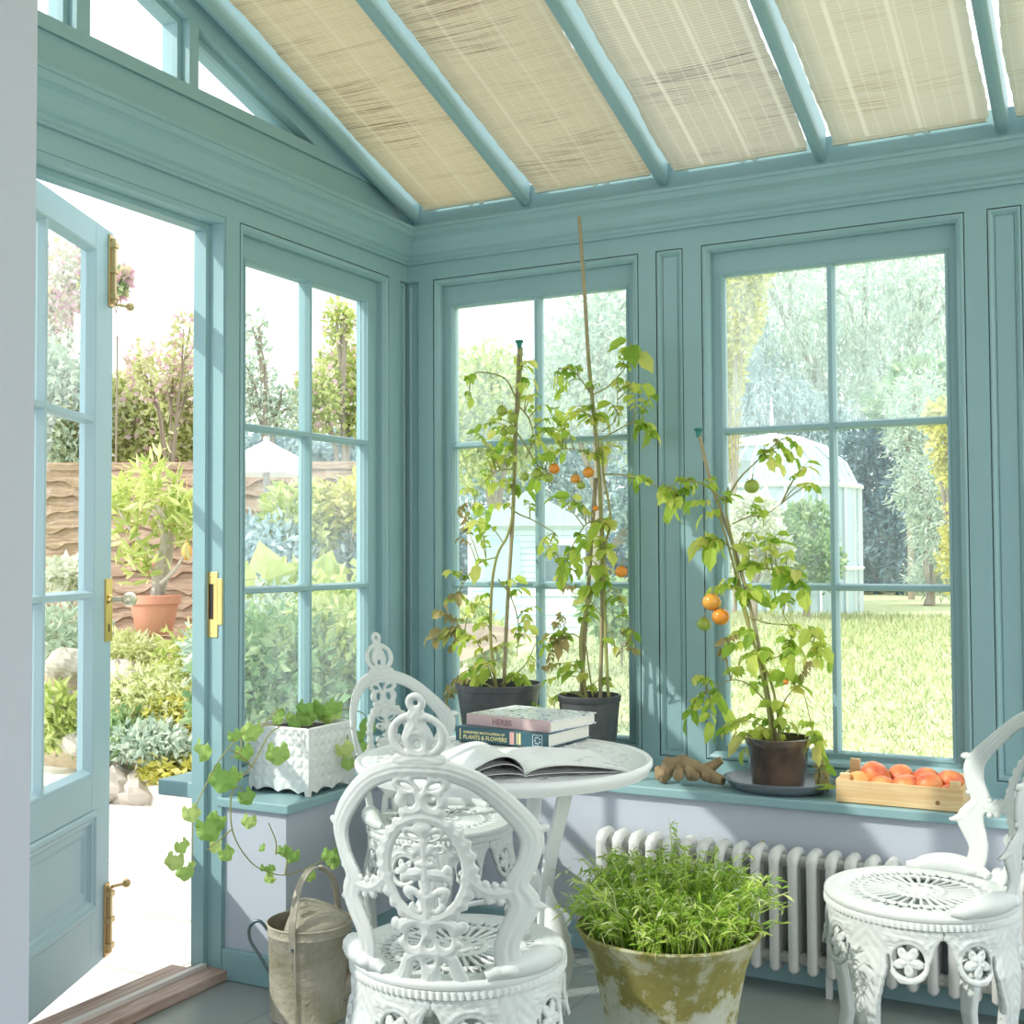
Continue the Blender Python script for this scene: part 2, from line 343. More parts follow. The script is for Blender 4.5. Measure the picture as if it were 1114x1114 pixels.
def window(n, T, a0, a1, ins_l, ins_r, z0=Z0, z1=Z1, dirt=(True, True, False)):
    r = MB(); mould(r, T, a0, a1, z0, z1, WPROF)
    g0, g1, gz0, gz1 = a0+ins_l, a1-ins_r, z0+.043, z1-.095
    sash = MB(); i = .024
    for (x0, x1, y0, y1) in ((a0+i, g0, z0+i, z1-i), (g1, a1-i, z0+i, z1-i), (g0, g1, z0+i, gz0), (g0, g1, gz1, z1-i)):
        sash.box(x0, x1, .034, .08, y0, y1, T)
    root = struct(r.build('window_%d' % n, TEAL))
    sash.build('sash', TEAL, root)
    mid = (g0+g1)/2; h = .011; rows = [gz0, 1.077, 1.562, gz1]
    bar = MB()
    def vbar(c, zlo, zhi): bar.prism([(c-h-.003, 0), (c-.005, 0), (c+.005, 0), (c+h+.003, 0)], 0, 0, T) if False else bar.add([(c-h, .05, zlo), (c-.006, .034, zlo), (c+.006, .034, zlo), (c+h, .05, zlo), (c+h, .075, zlo), (c-h, .075, zlo), (c-h, .05, zhi), (c-.006, .034, zhi), (c+.006, .034, zhi), (c+h, .05, zhi), (c+h, .075, zhi), (c-h, .075, zhi)], [(0, 1, 7, 6), (1, 2, 8, 7), (2, 3, 9, 8), (3, 4, 10, 9), (4, 5, 11, 10), (5, 0, 6, 11)], T)
    vbar(mid, gz0, gz1)
    for zc in rows[1:3]:
        bar.add([(g0, .0505, zc-h), (g0, .0347, zc-.006), (g0, .0347, zc+.006), (g0, .0505, zc+h), (g0, .0744, zc+h), (g0, .0744, zc-h), (g1, .0505, zc-h), (g1, .0347, zc-.006), (g1, .0347, zc+.006), (g1, .0505, zc+h), (g1, .0744, zc+h), (g1, .0744, zc-h)], [(0, 1, 7, 6), (1, 2, 8, 7), (2, 3, 9, 8), (3, 4, 10, 9), (4, 5, 11, 10), (5, 0, 6, 11)], T)
    bar.build('glazing_bar', TEAL, root)
    # bead round the glass
    bd = MB(); mould(bd, T, g0-.008, g1+.008, gz0-.008, gz1+.008, [(0, .034), (.001, .031), (.005, .031), (.012, .045)]); bd.build('glazing_bead', TEAL, root)
    for (x0, x1) in ((g0, mid-h), (mid+h, g1)):
        for k in range(3):
            q = [GLASS, DIRTY, DIRTY2][dirt[k]]
            MB().box(x0, x1, .060, .063, rows[k]+(h if k else 0), rows[k+1]-(h if k < 2 else 0), T).build('pane', q, root)
    return root
window(1, TL, .118, .897, .080, .067, dirt=(2, 2, 0))
window(2, TB, *WB[0], .057, .057, dirt=(2, 2, 1))
window(3, TB, *WB[1], .057, .057, dirt=(0, 2, 1))
window(4, TB, *WB[2], .057, .057, dirt=(0, 1, 1))
window(5, TL, 1.93, 2.70, .06, .06, dirt=(0, 0, 0))

# gable lights: each a small fixed window
def gable_light(n, a0, a1):
    zt0, zt1 = low(a0), low(a1)
    poly = [(a0, 2.478), (a1, 2.478), (a1, zt1)]+([(a0, zt0)] if zt0 > 2.49 else [])
    c = [sum(p[0] for p in poly)/len(poly), sum(p[1] for p in poly)/len(poly)]
    def ins(k):  # inset polygon by offsetting edges
        out = []; n_ = len(poly)
        for i in range(n_):
            p0, p1, p2 = Vector(poly[i-1]), Vector(poly[i]), Vector(poly[(i+1) % n_])
            e1 = (p1-p0).normalized(); e2 = (p2-p1).normalized(); n1_ = Vector((-e1.y, e1.x)); n2_ = Vector((-e2.y, e2.x))
            bis = (n1_+n2_); bis = bis/max(bis.dot(n1_), .25); out.append(tuple(p1+bis*k))
        return out
    a, b_ = ins(0), ins(.016); m_ = len(a)
    mb = MB(); vs = [(x, .03, z) for x, z in a]+[(x, .03, z) for x, z in b_]+[(x, .05, z) for x, z in b_]
    mb.add(vs, [(i, (i+1) % m_, (i+1) % m_+m_, i+m_) for i in range(m_)]+[(i+m_, (i+1) % m_+m_, (i+1) % m_+2*m_, i+2*m_) for i in range(m_)], TL)
    root = struct(mb.build('window_%d' % n, TEAL))
    MB().prism(b_, .052, .055, TL).build('pane', GLASS, root)
gable_light(6, .555, 1.072); gable_light(7, 1.108, 1.462); gable_light(8, 1.505, 1.87); gable_light(9, 1.91, 2.36)

# door frame lining + threshold
df = MB()
df.box(.955, .962, .004, .1, 0.028, 2.128, TL); df.box(.962, .978, .055, .0995, 0.028, 2.112, TL)
df.box(.955, 1.86, .004, .1, 2.128, 2.145, TL); df.box(.955, 1.86, .055, .1, 2.112, 2.128, TL)
dfo = struct(df.build('door_frame', TEAL)); dfo.name = 'trim_8'
th = MB().box(.955, 1.86, -.02, .10, 0.0, .028, TL).box(.957, 1.86, .10, .19, -.04, .012, TL)
struct(th.build('trim_9', HARDWOOD, bevel=.003))
bw = MB().box(.975, 1.86, .045, .062, .028, .040, TL); struct(bw.build('trim_10', mat('weathered_white_weather_bar', (.7, .66, .62), .5)))
# brass strike plate on the jamb
sp = thing('strike_plate', 'brass strike plate screwed to the teal door jamb', 'lock plate', (-.0435, -.962, .95))
q = MB(); q.box(-.0435-.024, -.0435+.024, -.9655, -.962, .949, 1.0, ); q.box(-.0435-.024, -.0435+.024, -.9655, -.962, 1.10, 1.134)
q.box(-.0435-.024, -.0435-.010, -.9655, -.962, 1.0, 1.10); q.box(-.0435+.010, -.0435+.024, -.9655, -.962, 1.0, 1.10); q.box(-.0435+.024, -.0435+.04, -.9655, -.959, .985, 1.115)
q.build('plate', BRASS, sp, world=True, bevel=.001)
MB().box(-.0435-.010, -.0435+.010, -.9635, -.962, 1.0, 1.10).build('keep', mat('dark_keep', (.05, .035, .02), .5), sp, world=True)
for zz in (.962, 1.122): MB().ball((-.0435, -.9655, zz), .004, .002, .004, 8).build('screw', BRONZE, sp, world=True)

# ------------------------------------------------------------------ open glazed door
du = Vector((-.42, .907, 0)).normalized(); DW = .91
hinge = Vector((-.362, -1.03, 0))-du*DW
drz = math.atan2(du.y, du.x)
door = bpy.data.objects.new('door_1', None); COL.objects.link(door); door.location = hinge; door.rotation_euler = (0, 0, drz); struct(door)
# local: x along leaf, y outwards thickness (room face at y=0 looking -y local), z up
ST, TH = .150, .044
leaf = MB(); D0, D1 = .035, 2.128
def lb(x0, x1, z0, z1, y0=0, y1=TH): leaf.box(x0, x1, y0, y1, z0, z1)
lb(0, ST-.02, D0, D1); lb(DW-ST+.02, DW, D0, D1); lb(ST-.02, DW-ST+.02, 2.055, D1); lb(ST-.02, DW-ST+.02, .47, .570); lb(ST-.02, DW-ST+.02, D0, .185)
leaf.build('door_frame', TEAL_DOOR, door, bevel=.002)
TD = lambda a, d, z: (a, d, z)
pm = MB(); mould(pm, TD, .095, DW-.095, .185, .470, [(0, -.001), (.006, -.006), (.016, -.006), (.024, .000), (.034, .002), (.040, .010), (.058, .010), (.070, .016)], True)
pm.build('door_panel', TEAL_DOOR, door)
MB().box(.09, DW-.09, .018, .030, .18, .475).build('panel_back', TEAL_DOOR, door)
gb = MB(); mould(gb, TD, ST-.022, DW-ST+.022, .568, 2.057, [(0, -.001), (.004, -.004), (.010, -.002), (.020, .016), (.022, .020)])
gb.build('glazing_bead', TEAL_DOOR, door)
gx0, gx1, gz0, gz1 = ST, DW-ST, .590, 2.035
mb_ = MB(); mid = (gx0+gx1)/2; h = .013
def dbar(p0, p1, c, vert):
    e_ = 0 if vert else .0006
    prof = [(-h, .016+e_), (-.007, -.003+e_), (.007, -.003+e_), (h, .016+e_), (h, TH-.012-e_), (.007, TH-e_), (-.007, TH-e_), (-h, TH-.012-e_)]
    if vert: vs = [(c+a, y, p0) for a, y in prof]+[(c+a, y, p1) for a, y in prof]
    else: vs = [(p0, y, c+a) for a, y in prof]+[(p1, y, c+a) for a, y in prof]
    mb_.add(vs, [(i, (i+1) % 8, (i+1) % 8+8, i+8) for i in range(8)])
dbar(gz0-.01, gz1+.01, mid, True)
for zc in (1.072, 1.565): dbar(gx0-.01, gx1+.01, zc, False)
mb_.build('glazing_bar', TEAL_DOOR, door)
for (x0, x1) in ((gx0-.01, mid-h), (mid+h, gx1+.01)):
    for (z0, z1) in ((gz0-.01, 1.072-h), (1.072+h, 1.565-h), (1.565+h, gz1+.01)):
        MB().box(x0, x1, .020, .023, z0, z1).build('pane', GLASS, door)
# handle plate and knob
hp = MB(); hp.box(DW-.050, DW-.002, -.005, 0, .935, 1.115); hp.ball((DW-.026, -.005, 1.055), .016, .012, .016, 12).build('handle_plate', BRASS, door, smooth=True)
MB().box(DW-.030, DW-.024, -.0062, -.0045, .962, .985).build('keyhole', SOIL, door)
hk = MB(); hk.tube([(DW-.026, -.005, 1.055), (DW-.026, -.045, 1.055)], .009, 10); hk.ball((DW-.018, -.062, 1.055), .036, .018, .022, 14)
hk.build('door_knob', mat('pale_brass_knob', (.80, .68, .50), .3, .6), door, smooth=True)
for (z0, z1, kz, up) in ((1.905, 2.115, 1.912, 1), (.038, .245, .235, -1)):
    bo = MB(); bo.box(DW-.042, DW-.008, -.006, 0, z0, z1); bo.box(DW-.033, DW-.017, -.018, -.006, z0+.01, z1-.01)
    for zz in (z0+.03, (z0+z1)/2, z1-.03): bo.box(DW-.040, DW-.010, -.022, -.004, zz-.008, zz+.008)
    bolt = bo.build('bolt', BRONZE, door, bevel=.0015)
    kb = MB(); kb.tube([(DW-.025, -.018, kz), (DW+.004, -.040, kz)], .005, 8); kb.ball((DW+.012, -.046, kz), .013, n=12); kb.build('bolt_knob', BRONZE, bolt, smooth=True)
MB().tube([(0, -.008, .28), (0, -.008, .38)], .007, 8).build('hinge', BRASS, door)
MB().tube([(0, -.008, 1.75), (0, -.008, 1.85)], .007, 8).build('hinge', BRASS, door)

# ------------------------------------------------------------------ roof
SL = .318; YR = -2.42
def rz_(y): return 2.346-SL*y
rx = [.040, .478, .968, 1.467, 1.973, 2.47, 2.97]
for k, x in enumerate(rx):
    w = .0175; prof = [(-w, .10), (-w, .016), (-w*.8, .006), (-w*.35, 0), (w*.35, 0), (w*.8, .006), (w, .016), (w, .10)]
    vs = []
    for y in (-.004, YR):
        for a, zz in prof: vs.append((x+a, y if not (y > -.1 and zz < .02) else y-.012, rz_(y)+zz))
    n_ = 8; mb = MB().add(vs, [(i, (i+1) % n_, (i+1) % n_+n_, i+n_) for i in range(n_)]+[tuple(range(n_)), tuple(range(n_, 2*n_))[::-1]])
    struct(mb.build('trim_%d' % (11+k), TEAL))
struct(MB().box(0, 3.4, YR-.03, YR+.02, rz_(YR)-.05, rz_(YR)+.16).build('trim_20', TEAL))     # ridge beam
gm = MB()
vs = [(-.15, .25, rz_(.25)+.105), (3.4, .25, rz_(.25)+.105), (3.4, YR, rz_(YR)+.105), (-.15, YR, rz_(YR)+.105)]
vs += [(x, y, z+.006) for x, y, z in vs]
gm.add(vs, [(0, 1, 2, 3), (7, 6, 5, 4), (0, 4, 5, 1), (1, 5, 6, 2), (2, 6, 7, 3), (3, 7, 4, 0)])
struct(gm.build('ceiling', GLASS))
rb_ = MB(); zr = rz_(YR)+.11
rb_.add([(0, YR, zr), (4.4, YR, zr), (4.4, -5.3, 2.35), (0, -5.3, 2.35), (0, YR, zr+.1), (4.4, YR, zr+.1), (4.4, -5.3, 2.45), (0, -5.3, 2.45)], [(0, 1, 2, 3), (7, 6, 5, 4), (0, 4, 5, 1), (1, 5, 6, 2), (2, 6, 7, 3), (3, 7, 4, 0)])
struct(rb_.build('shade_ceiling_front', LILAC2))  # unseen opaque slope, added to keep sky light off the chair backs
# outside eaves gutter board
struct(MB().box(-.15, 3.4, .1, .2, 2.30, 2.36).build('trim_21', TEAL))

BL = [('pale gold', (.80, .73, .57), (.30, .20, .11), 1.1), ('straw coloured', (.77, .71, .57), (.26, .17, .12), 1.25), ('pale straw', (.77, .73, .62), (.25, .18, .22), 1.),
      ('faded cream', (.77, .745, .66), (.45, .33, .14), .8), ('cream', (.77, .75, .67), (.5, .4, .22), .6), ('cream', (.77, .75, .67), (.5, .4, .22), .6)]
ordn = ['nearest the gable windows', 'second bay from the gable', 'in the middle bay over the tomato plants', 'in the bay above the crate of peaches', 'at the right edge of the view', 'in the last bay beyond the right edge']
for k in range(6):
    x0 = rx[k]+.021+(.004 if k == 0 else .015); x1 = rx[k+1]-.021-.014
    if k == 0: x0 = rx[0]+.034
    y0 = -.018; y1 = YR+.03; ny = 130; nx = 12; ph = rnd.uniform(0, 6)
    vs = []; L_ = (y0-y1)*math.sqrt(1+SL*SL)
    for j in range(ny+1):
        t = j/ny; yl = y0+(y1-y0)*t
        wl = .004*math.sin(t*17+ph)+.0025*math.sin(t*41+ph*2)+.0012*math.sin(j*1.7)
        wr = .004*math.sin(t*15+ph*1.7)+.0025*math.sin(t*37+ph)+.0012*math.sin(j*2.1)
        for i in range(nx+1):
            s = i/nx; x = (x0+wl)*(1-s)+(x1+wr)*s
            vs.append((x, yl, rz_(yl)+.046-.004*math.sin(PI*s)+.0025*math.sin(t*30+ph+s*3)))
    n0 = len(vs); vs += [(x, y, z+.003) for x, y, z in vs]
    fs = []
    for j in range(ny):
        for i in range(nx):
            a = j*(nx+1)+i; fs += [(a, a+1, a+nx+2, a+nx+1), (a+n0, a+nx+1+n0, a+nx+2+n0, a+1+n0)]
    th_ = thing('roof_blind', '%s woven reed roof blind %s' % (BL[k][0], ordn[k]), 'roof blind', ((x0+x1)/2, 0, rz_(0)), 0, 'woven blinds between the rafters')
    me = MB(); me.v = vs; me.f = fs
    me.build('reed_screen', blind_mat('reed_screen_%d' % k, BL[k][1], BL[k][2], k+1, BL[k][3]), th_, smooth=True, world=True)
    bt = MB(); xm = (x0+x1)/2
    bt.box(x0+.004, x1-.004, y0-.004, y0+.006, rz_(y0)+.036, rz_(y0)+.046); bt.build('bottom_rail', mat('blind_rail_%d' % k, (.74, .70, .55), .6), th_, world=True)
    for dx in (-.012, .014):
        MB().ball((xm+.03+dx*1.6, y0+.004, rz_(y0)+.034), .010, .006, .006, 8).build('clip', mat('clear_plastic_clip_%d' % k, (.7, .78, .76), .3), th_, smooth=True, world=True)
# ------------------------------------------------------------------ cast iron fields
def f_ell(X, Y, cx, cy, rx, ry, rot=0.):
    c, s = math.cos(rot), math.sin(rot); x = (X-cx)*c+(Y-cy)*s; y = -(X-cx)*s+(Y-cy)*c
    k = np.sqrt((x/rx)**2+(y/ry)**2); g = np.sqrt((x/rx**2)**2+(y/ry**2)**2)+1e-9
    return np.where(k < .05, min(rx, ry), k*(1-k)/g)
def f_chain(X, Y, pts, rads):
    d = np.full(X.shape, -1e9)
    for (p, q, r1, r2) in zip(pts[:-1], pts[1:], rads[:-1], rads[1:]):
        vx, vy = q[0]-p[0], q[1]-p[1]; l2 = vx*vx+vy*vy+1e-12
        t = np.clip(((X-p[0])*vx+(Y-p[1])*vy)/l2, 0, 1)
        d = np.maximum(d, r1+(r2-r1)*t-np.hypot(X-p[0]-t*vx, Y-p[1]-t*vy))
    return d
U = lambda *a: np.maximum.reduce(a)
def cut(d, *h):
    for x in h: d = np.minimum(d, -x)
    return d
def spline(pts, n=6):
    out = []; P = [np.array(p, float) for p in pts]; P = [2*P[0]-P[1]]+P+[2*P[-1]-P[-2]]
    for i in range(1, len(P)-2):
        for k in range(n):
            t = k/n; out.append(tuple(.5*((2*P[i])+(-P[i-1]+P[i+1])*t+(2*P[i-1]-5*P[i]+4*P[i+1]-P[i+2])*t*t+(-P[i-1]+3*P[i]-3*P[i+1]+P[i+2])*t**3)))
    out.append(tuple(P[-2])); return out
def plate(field, x0, x1, y0, y1, h, T, w, place, relief=None):
    """closed cast plate with rounded edges from a 2D field; place(x,y,t) -> arrays"""
    xs = np.arange(x0, x1+h, h); ys = np.arange(y0, y1+h, h); X, Y = np.meshgrid(xs, ys, indexing='ij')
    d = field(X, Y); gx, gy = np.gradient(d, h); g2 = gx*gx+gy*gy+1e-6
    ins = d > 0
    st = np.minimum(np.abs(d)/g2, 1.2*h/np.sqrt(g2))
    Xo = np.where(ins, X, X+gx*st); Yo = np.where(ins, Y, Y+gy*st)
    hh = np.where(ins, T*np.sqrt(np.clip(1-(1-np.clip(d/w, 0, 1))**2, 0, 1)), 0)
    if relief is not None: hh = hh+np.where(ins, relief(X, Y, d)*np.clip(d/w, 0, 1), 0)
    cell = (ins[:-1, :-1].astype(int)+ins[1:, :-1]+ins[:-1, 1:]+ins[1:, 1:]) >= 2
    used = np.zeros(X.shape, bool)
    for a in (slice(None, -1), slice(1, None)):
        for b_ in (slice(None, -1), slice(1, None)): used[a, b_] |= cell
    idx = -np.ones(X.shape, int); n = used.sum(); idx[used] = np.arange(n)
    P1 = np.stack(place(Xo[used], Yo[used], hh[used]), 1); P2 = np.stack(place(Xo[used], Yo[used], -hh[used]), 1)
    inn = ins[used]; idb = -np.ones(X.shape, int); ib = np.arange(n); ib[inn] = n+np.arange(inn.sum()); idb[used] = ib
    V = np.concatenate([P1, P2[inn]])
    ci, cj = np.nonzero(cell)
    F1 = np.stack([idx[ci, cj], idx[ci+1, cj], idx[ci+1, cj+1], idx[ci, cj+1]], 1)
    F2 = np.stack([idb[ci, cj+1], idb[ci+1, cj+1], idb[ci+1, cj], idb[ci, cj]], 1)
    # drop duplicated (fully boundary) back faces
    k = (F1 == F2[:, ::-1]).all(1); F2 = F2[~k]
    return V.tolist(), np.concatenate([F1, F2]).tolist()

S_ = .00162
def back_field(X, Y):
    x = np.abs(X)/S_; xs_ = X/S_; v = Y/S_
    P = [(0, 239), (30, 236), (62, 221), (91, 190), (107, 160), (103, 132), (91, 106), (97, 80), (80, 44), (80, 18), (90, 0)]
    R0 = [12, 11.5, 11, 11.5, 11.5, 10.5, 12, 15, 12.5, 13, 20]
    sp = spline(P, 5); sr = np.interp(np.linspace(0, 10, len(sp)), range(11), R0)
    outer = f_chain(x, v, sp, sr)
    outer = U(outer, f_chain(x, v, [(108, 162), (119, 166)], [5, 5]), f_chain(x, v, [(96, 84), (114, 75)], [13, 3.5]), f_chain(x, v, [(97, 128), (106, 116)], [6, 4]),
              f_chain(x, v, [(86, 6), (112, 2)], [12, 6]))
    crown = U(f_ell(x, v, 0, 309, 11, 11), f_chain(x, v, [(0, 292), (0, 305)], [12, 7]), f_ell(x, v, 0, 273, 32.5, 27), f_chain(x, v, [(0, 247), (22, 245)], [11, 9]), f_ell(x, v, 30, 240, 10, 6, -.3))
    crown = cut(crown, f_ell(x, v, 0, 309, 2.6, 2.6), f_chain(x, v, spline([(11, 288), (17.5, 281), (19.5, 269), (14, 260)], 4), list(np.interp(np.linspace(0, 3, 13), range(4), [.8, 3.2, 2.1, .6]))), f_ell(x, v, 0, 264, 3.6, 4.2))
    st = U(f_ell(x, v, 0, 212, 26, 24), f_ell(x, v, 22, 222, 10, 9), f_ell(x, v, 22, 203, 8, 9), f_chain(x, v, [(0, 195), (18, 190)], [8, 8]))
    st = cut(st, f_chain(x, v, [(0, 215), (0, 225)], [1, 6.5]), f_ell(x, v, 15.5, 219, 7, 3, .35), f_ell(x, v, 11.5, 203, 5, 6.5, .3))
    ang = np.arctan2((v-128)/62, x/52)
    ring = U(f_ell(x, v, 0, 128, 53, 64), )
    k = np.cos(ang*26); ring = ring+np.where(x > 20, 1.6+1.8*k, 0)
    ring = cut(ring, f_ell(x, v, 0, 128, 38.5, 50))
    pal = U(f_chain(x, v, [(0, 74), (0, 182)], [7, 4.5]), f_ell(x, v, 12, 167, 13, 7.5, .5), f_ell(x, v, 18, 151, 7, 6), f_ell(x, v, 0, 172, 12, 11), f_ell(x, v, 8, 148, 8, 9),
            f_ell(x, v, 14, 121, 15, 8, -.3), f_ell(x, v, 24, 127, 5.5, 6.5), f_ell(x, v, 15, 100, 12, 8, .5), f_ell(x, v, 0, 92, 15, 14), f_ell(x, v, 12, 84, 9, 7, .6), f_ell(x, v, 0, 134, 11, 6))
    pal = cut(pal, f_ell(x, v, 11, 164, 7, 2.4, .4), f_ell(x, v, 14, 112, 8, 2.3, .1), f_ell(x, v, 11, 91, 2.6, 7, -.4), f_ell(x, v, 7, 140, 3, 3), f_ell(x, v, 16, 150, 3, 2.2))
    br = U(f_chain(x, v, spline([(44, 118), (58, 104), (72, 99), (92, 101)], 4), [7.5]*13), *[f_ell(x, v, a, b_, r, r*1.15) for a, b_, r in ((52, 118, 5), (61, 110, 5), (70, 108, 4.5), (79, 108, 4), (54, 101, 5), (64, 93, 5), (75, 90, 4.5), (84, 93, 4))])
    lo = U(f_ell(x, v, 0, 62, 38, 15), f_ell(x, v, 0, 44, 32, 22), f_ell(x, v, 0, 26, 28, 15), f_ell(x, v, 36, 64, 7, 8), f_ell(x, v, 30, 44, 6, 6), f_chain(x, v, [(23, 26), (33, 2)], [8, 8]), f_chain(x, v, [(0, 20), (0, 0)], [9, 12]))
    lo = cut(lo, f_ell(x, v, 16, 52, 7.5, 11.5, .35), f_ell(x, v, 0, 44, 5, 4.5), f_ell(x, v, 0, 24, 4.5, 3.5), f_chain(x, v, [(15, 19), (18, -4)], [4.5, 6]))
    return S_*U(outer, crown, st, ring, pal, br, lo)
def back_relief(X, Y, d):
    x = np.abs(X)/S_; v = Y/S_
    r = .0007*np.cos(d/S_*.7)                        # rolled edges that follow the outline
    r = r+.0003*np.sin(x*.4+v*.2)*np.sin(v*.3)*(x < 42)
    return r
def back_place(X, Y, t):
    V = Y/(S_*315); R = .205+.055*np.clip(V*1.6, 0, 1)
    xc = np.clip(X, -R*.97, R*.97); q = np.sqrt(R*R-xc*xc)
    nx, ny = xc/R, -q/R
    y = -.192+(R-q)-.098*V
    return X+nx*t, y+ny*t, .437+Y*.99+0*t
def seat_field(X, Y):
    r = np.hypot(X, Y)+1e-9; th = np.arctan2(Y, X)
    d = .194-r
    n = 32; a = np.abs(((th*n/(2*PI)) % 1)-.5)*2*PI/n*r
    s1 = np.minimum.reduce([.0023+.062*(r-.05)-a, r-.058, .118-r])
    a2 = np.abs((((th*n/(2*PI))+.5) % 1)-.5)*2*PI/n*r
    s2 = np.minimum.reduce([.0010+.22*(r-.122)-a2, .146-r, r-.122])
    a3 = np.abs(((th*n/(2*PI)) % 1)-.5)*2*PI/n*r
    s3 = np.minimum.reduce([.0075-.20*(r-.128)-a3, .155-r, r-.130])
    n4 = 10; a4 = np.abs(((th*n4/(2*PI)) % 1)-.5)*2*PI/n4*r
    s4 = np.minimum.reduce([.005-a4, .046-r, r-.032])
    return cut(d, s1, s2, s3, s4)
def seat_relief(X, Y, d):
    r = np.hypot(X, Y); return .0022*np.exp(-((r-.176)/.012)**2)+.0018*np.exp(-((r-.050)/.004)**2)+.0012*np.exp(-((r-.120)/.003)**2)
def leg_field(X, Y):
    x = np.abs(X); z = Y
    band = np.minimum(.1545-x, np.minimum(-z, z+.022))
    leg = f_chain(x, z, spline([(0, -.03), (0, -.09), (0, -.15), (0, -.22), (0, -.31), (0, -.37), (0, -.402)], 3), list(np.interp(np.linspace(0, 6, 19), range(7), [.052, .045, .031, .023, .017, .016, .021])))
    med = f_ell(x, z, .086, -.068, .041, .044)
    spd = U(f_chain(x, z, spline([(.150, -.012), (.128, -.030), (.112, -.052)], 4), list(np.linspace(.006, .022, 9))), f_chain(x, z, [(.02, -.02), (.11, -.03)], [.02, .018]), f_chain(x, z, [(.05, -.06), (.075, -.10)], [.02, .012]))
    hx, hz = x-.086, z+.066; rr = np.hypot(hx, hz); th = np.arctan2(hz, hx)
    star = .016+.015*np.abs(np.cos(th*2.5+.6))-rr
    hole = np.minimum(.031-rr, -star*.7)
    side = f_ell(x, z, .048, -.075, .0035, .016, .1)
    return cut(U(band, leg, med, spd), hole, side)
def leg_relief(X, Y, d):
    x = np.abs(X)
    return (.0022*np.cos(d*380)*np.exp(-(d/.014)**2)+.0009*np.sin(x*260+Y*90)*np.sin(Y*170+1))*np.clip((Y+.27)/.1, .15, 1)
def leg_place(X, Y, t):
    rr = np.interp(-Y, [0, .05, .10, .16, .22, .28, .34, .39, .42], [.192, .194, .204, .204, .195, .190, .203, .232, .252])
    a = X/.196; q = rr+t*np.interp(-Y, [0, .12, .2, .42], [1, 1.1, 1.7, 1.5])
    return np.sin(a)*q, np.cos(a)*q, .412+Y

def make_chair(label, loc, rz, group):
    t = thing('garden_chair', label, 'chair', loc, rz, group)
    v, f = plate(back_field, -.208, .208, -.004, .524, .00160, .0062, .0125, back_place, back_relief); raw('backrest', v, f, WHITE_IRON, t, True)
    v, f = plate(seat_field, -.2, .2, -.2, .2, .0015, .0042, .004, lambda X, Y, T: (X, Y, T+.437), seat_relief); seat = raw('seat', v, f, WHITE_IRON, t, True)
    rim = MB()
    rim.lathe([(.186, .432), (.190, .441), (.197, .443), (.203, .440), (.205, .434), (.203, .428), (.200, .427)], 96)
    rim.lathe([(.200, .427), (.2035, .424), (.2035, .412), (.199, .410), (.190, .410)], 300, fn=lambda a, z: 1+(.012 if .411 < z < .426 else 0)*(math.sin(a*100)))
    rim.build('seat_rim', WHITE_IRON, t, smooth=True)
    v, f = plate(leg_field, -.157, .157, -.425, .002, .0017, .0085, .010, leg_place, leg_relief)
    lm = None
    for k in range(4):
        if lm is None:
            o = raw('leg', v, f, WHITE_IRON, t, True)
            bm = bmesh.new(); bm.from_mesh(o.data)
            # scrolled foot
            fb_ = MB(); fb_.ball((0, .254, .017), .019, .017, .017, 16); fb_.tube([(0, .236, .032), (0, .252, .014), (0, .274, .012), (0, .281, .023)], [.012, .013, .011, .006], 10)
            me2 = bpy.data.meshes.new('foot'); me2.from_pydata(fb_.v, [], fb_.f); 
            for p in me2.polygons: p.use_smooth = True
            bm.from_mesh(me2); bm.to_mesh(o.data); bm.free(); lm = o.data
        else:
            o = bpy.data.objects.new('leg', lm); COL.objects.link(o); o.parent = t
        o.rotation_euler = (0, 0, PI/4+k*PI/2)
    for sgn in (1, -1):
        mb = MB(); pts = []; rd = []
        for i in range(17):
            u = i/16; a = math.radians(28+ (86-28)*u); R = .196
            pts.append((sgn*math.sin(a)*R, -math.cos(a)*R, .447+.012*math.sin(PI*min(u*1.15, 1))**.6)); rd.append(.004+.020*math.sin(PI*min(max(u, .04), .98))**.6)
        T_ = lambda x, y, z: (x, y, z)
        mb.tube(pts, rd, 12); mb.ball((sgn*math.sin(math.radians(40))*.197, -math.cos(math.radians(40))*.197, .456), .024, .024, .014, 12)
        mb.build('scroll_leaf', WHITE_IRON, t, smooth=True)
    return t
def vdir(az): return Vector((math.sin(az), math.cos(az), 0))
# local +y = facing; rz = -azimuth
c1 = make_chair('white cast iron garden chair in the foreground, its ornate back turned to the viewer', (1.14, -1.609, 0), math.radians(16), 'white cast iron chairs')
c2 = dup(c1, (1.853, -.825, 0), math.radians(112), 'white cast iron garden chair at the right edge, standing before the radiator')
c3 = dup(c1, (.541, -.68, 0), -math.atan2(.95, -.30)+0, 'white cast iron garden chair in the corner behind the round table')
# ------------------------------------------------------------------ table
TC = Vector((.964, -1.094, 0)); TR = .343
tb = thing('garden_table', 'round white cast iron garden table with pierced rim, books lying on it', 'table', TC)
def top_field(X, Y):
    r = np.hypot(X, Y)+1e-9; th = np.arctan2(Y, X); d = TR-.006-r
    n = 12; a = (((th*n/(2*PI)) % 1)-.5)*2*PI/n
    hs = []
    for (rc, ac, rl, rw, ro) in ((.235, 0, .016, .006, 0), (.275, 0, .010, .010, 0), (.255, .10, .014, .005, .9), (.255, -.10, .014, .005, -.9), (.285, .16, .008, .010, 0), (.285, -.16, .008, .010, 0), (.228, .16, .008, .005, 0), (.228, -.16, .008, .005, 0), (.262, .21, .012, .005, .2)):
        x = r*np.cos(a-ac)-rc; y = r*np.sin(a-ac); hs.append(f_ell(x, y, 0, 0, rl, rw, ro))
    return cut(d, *hs)
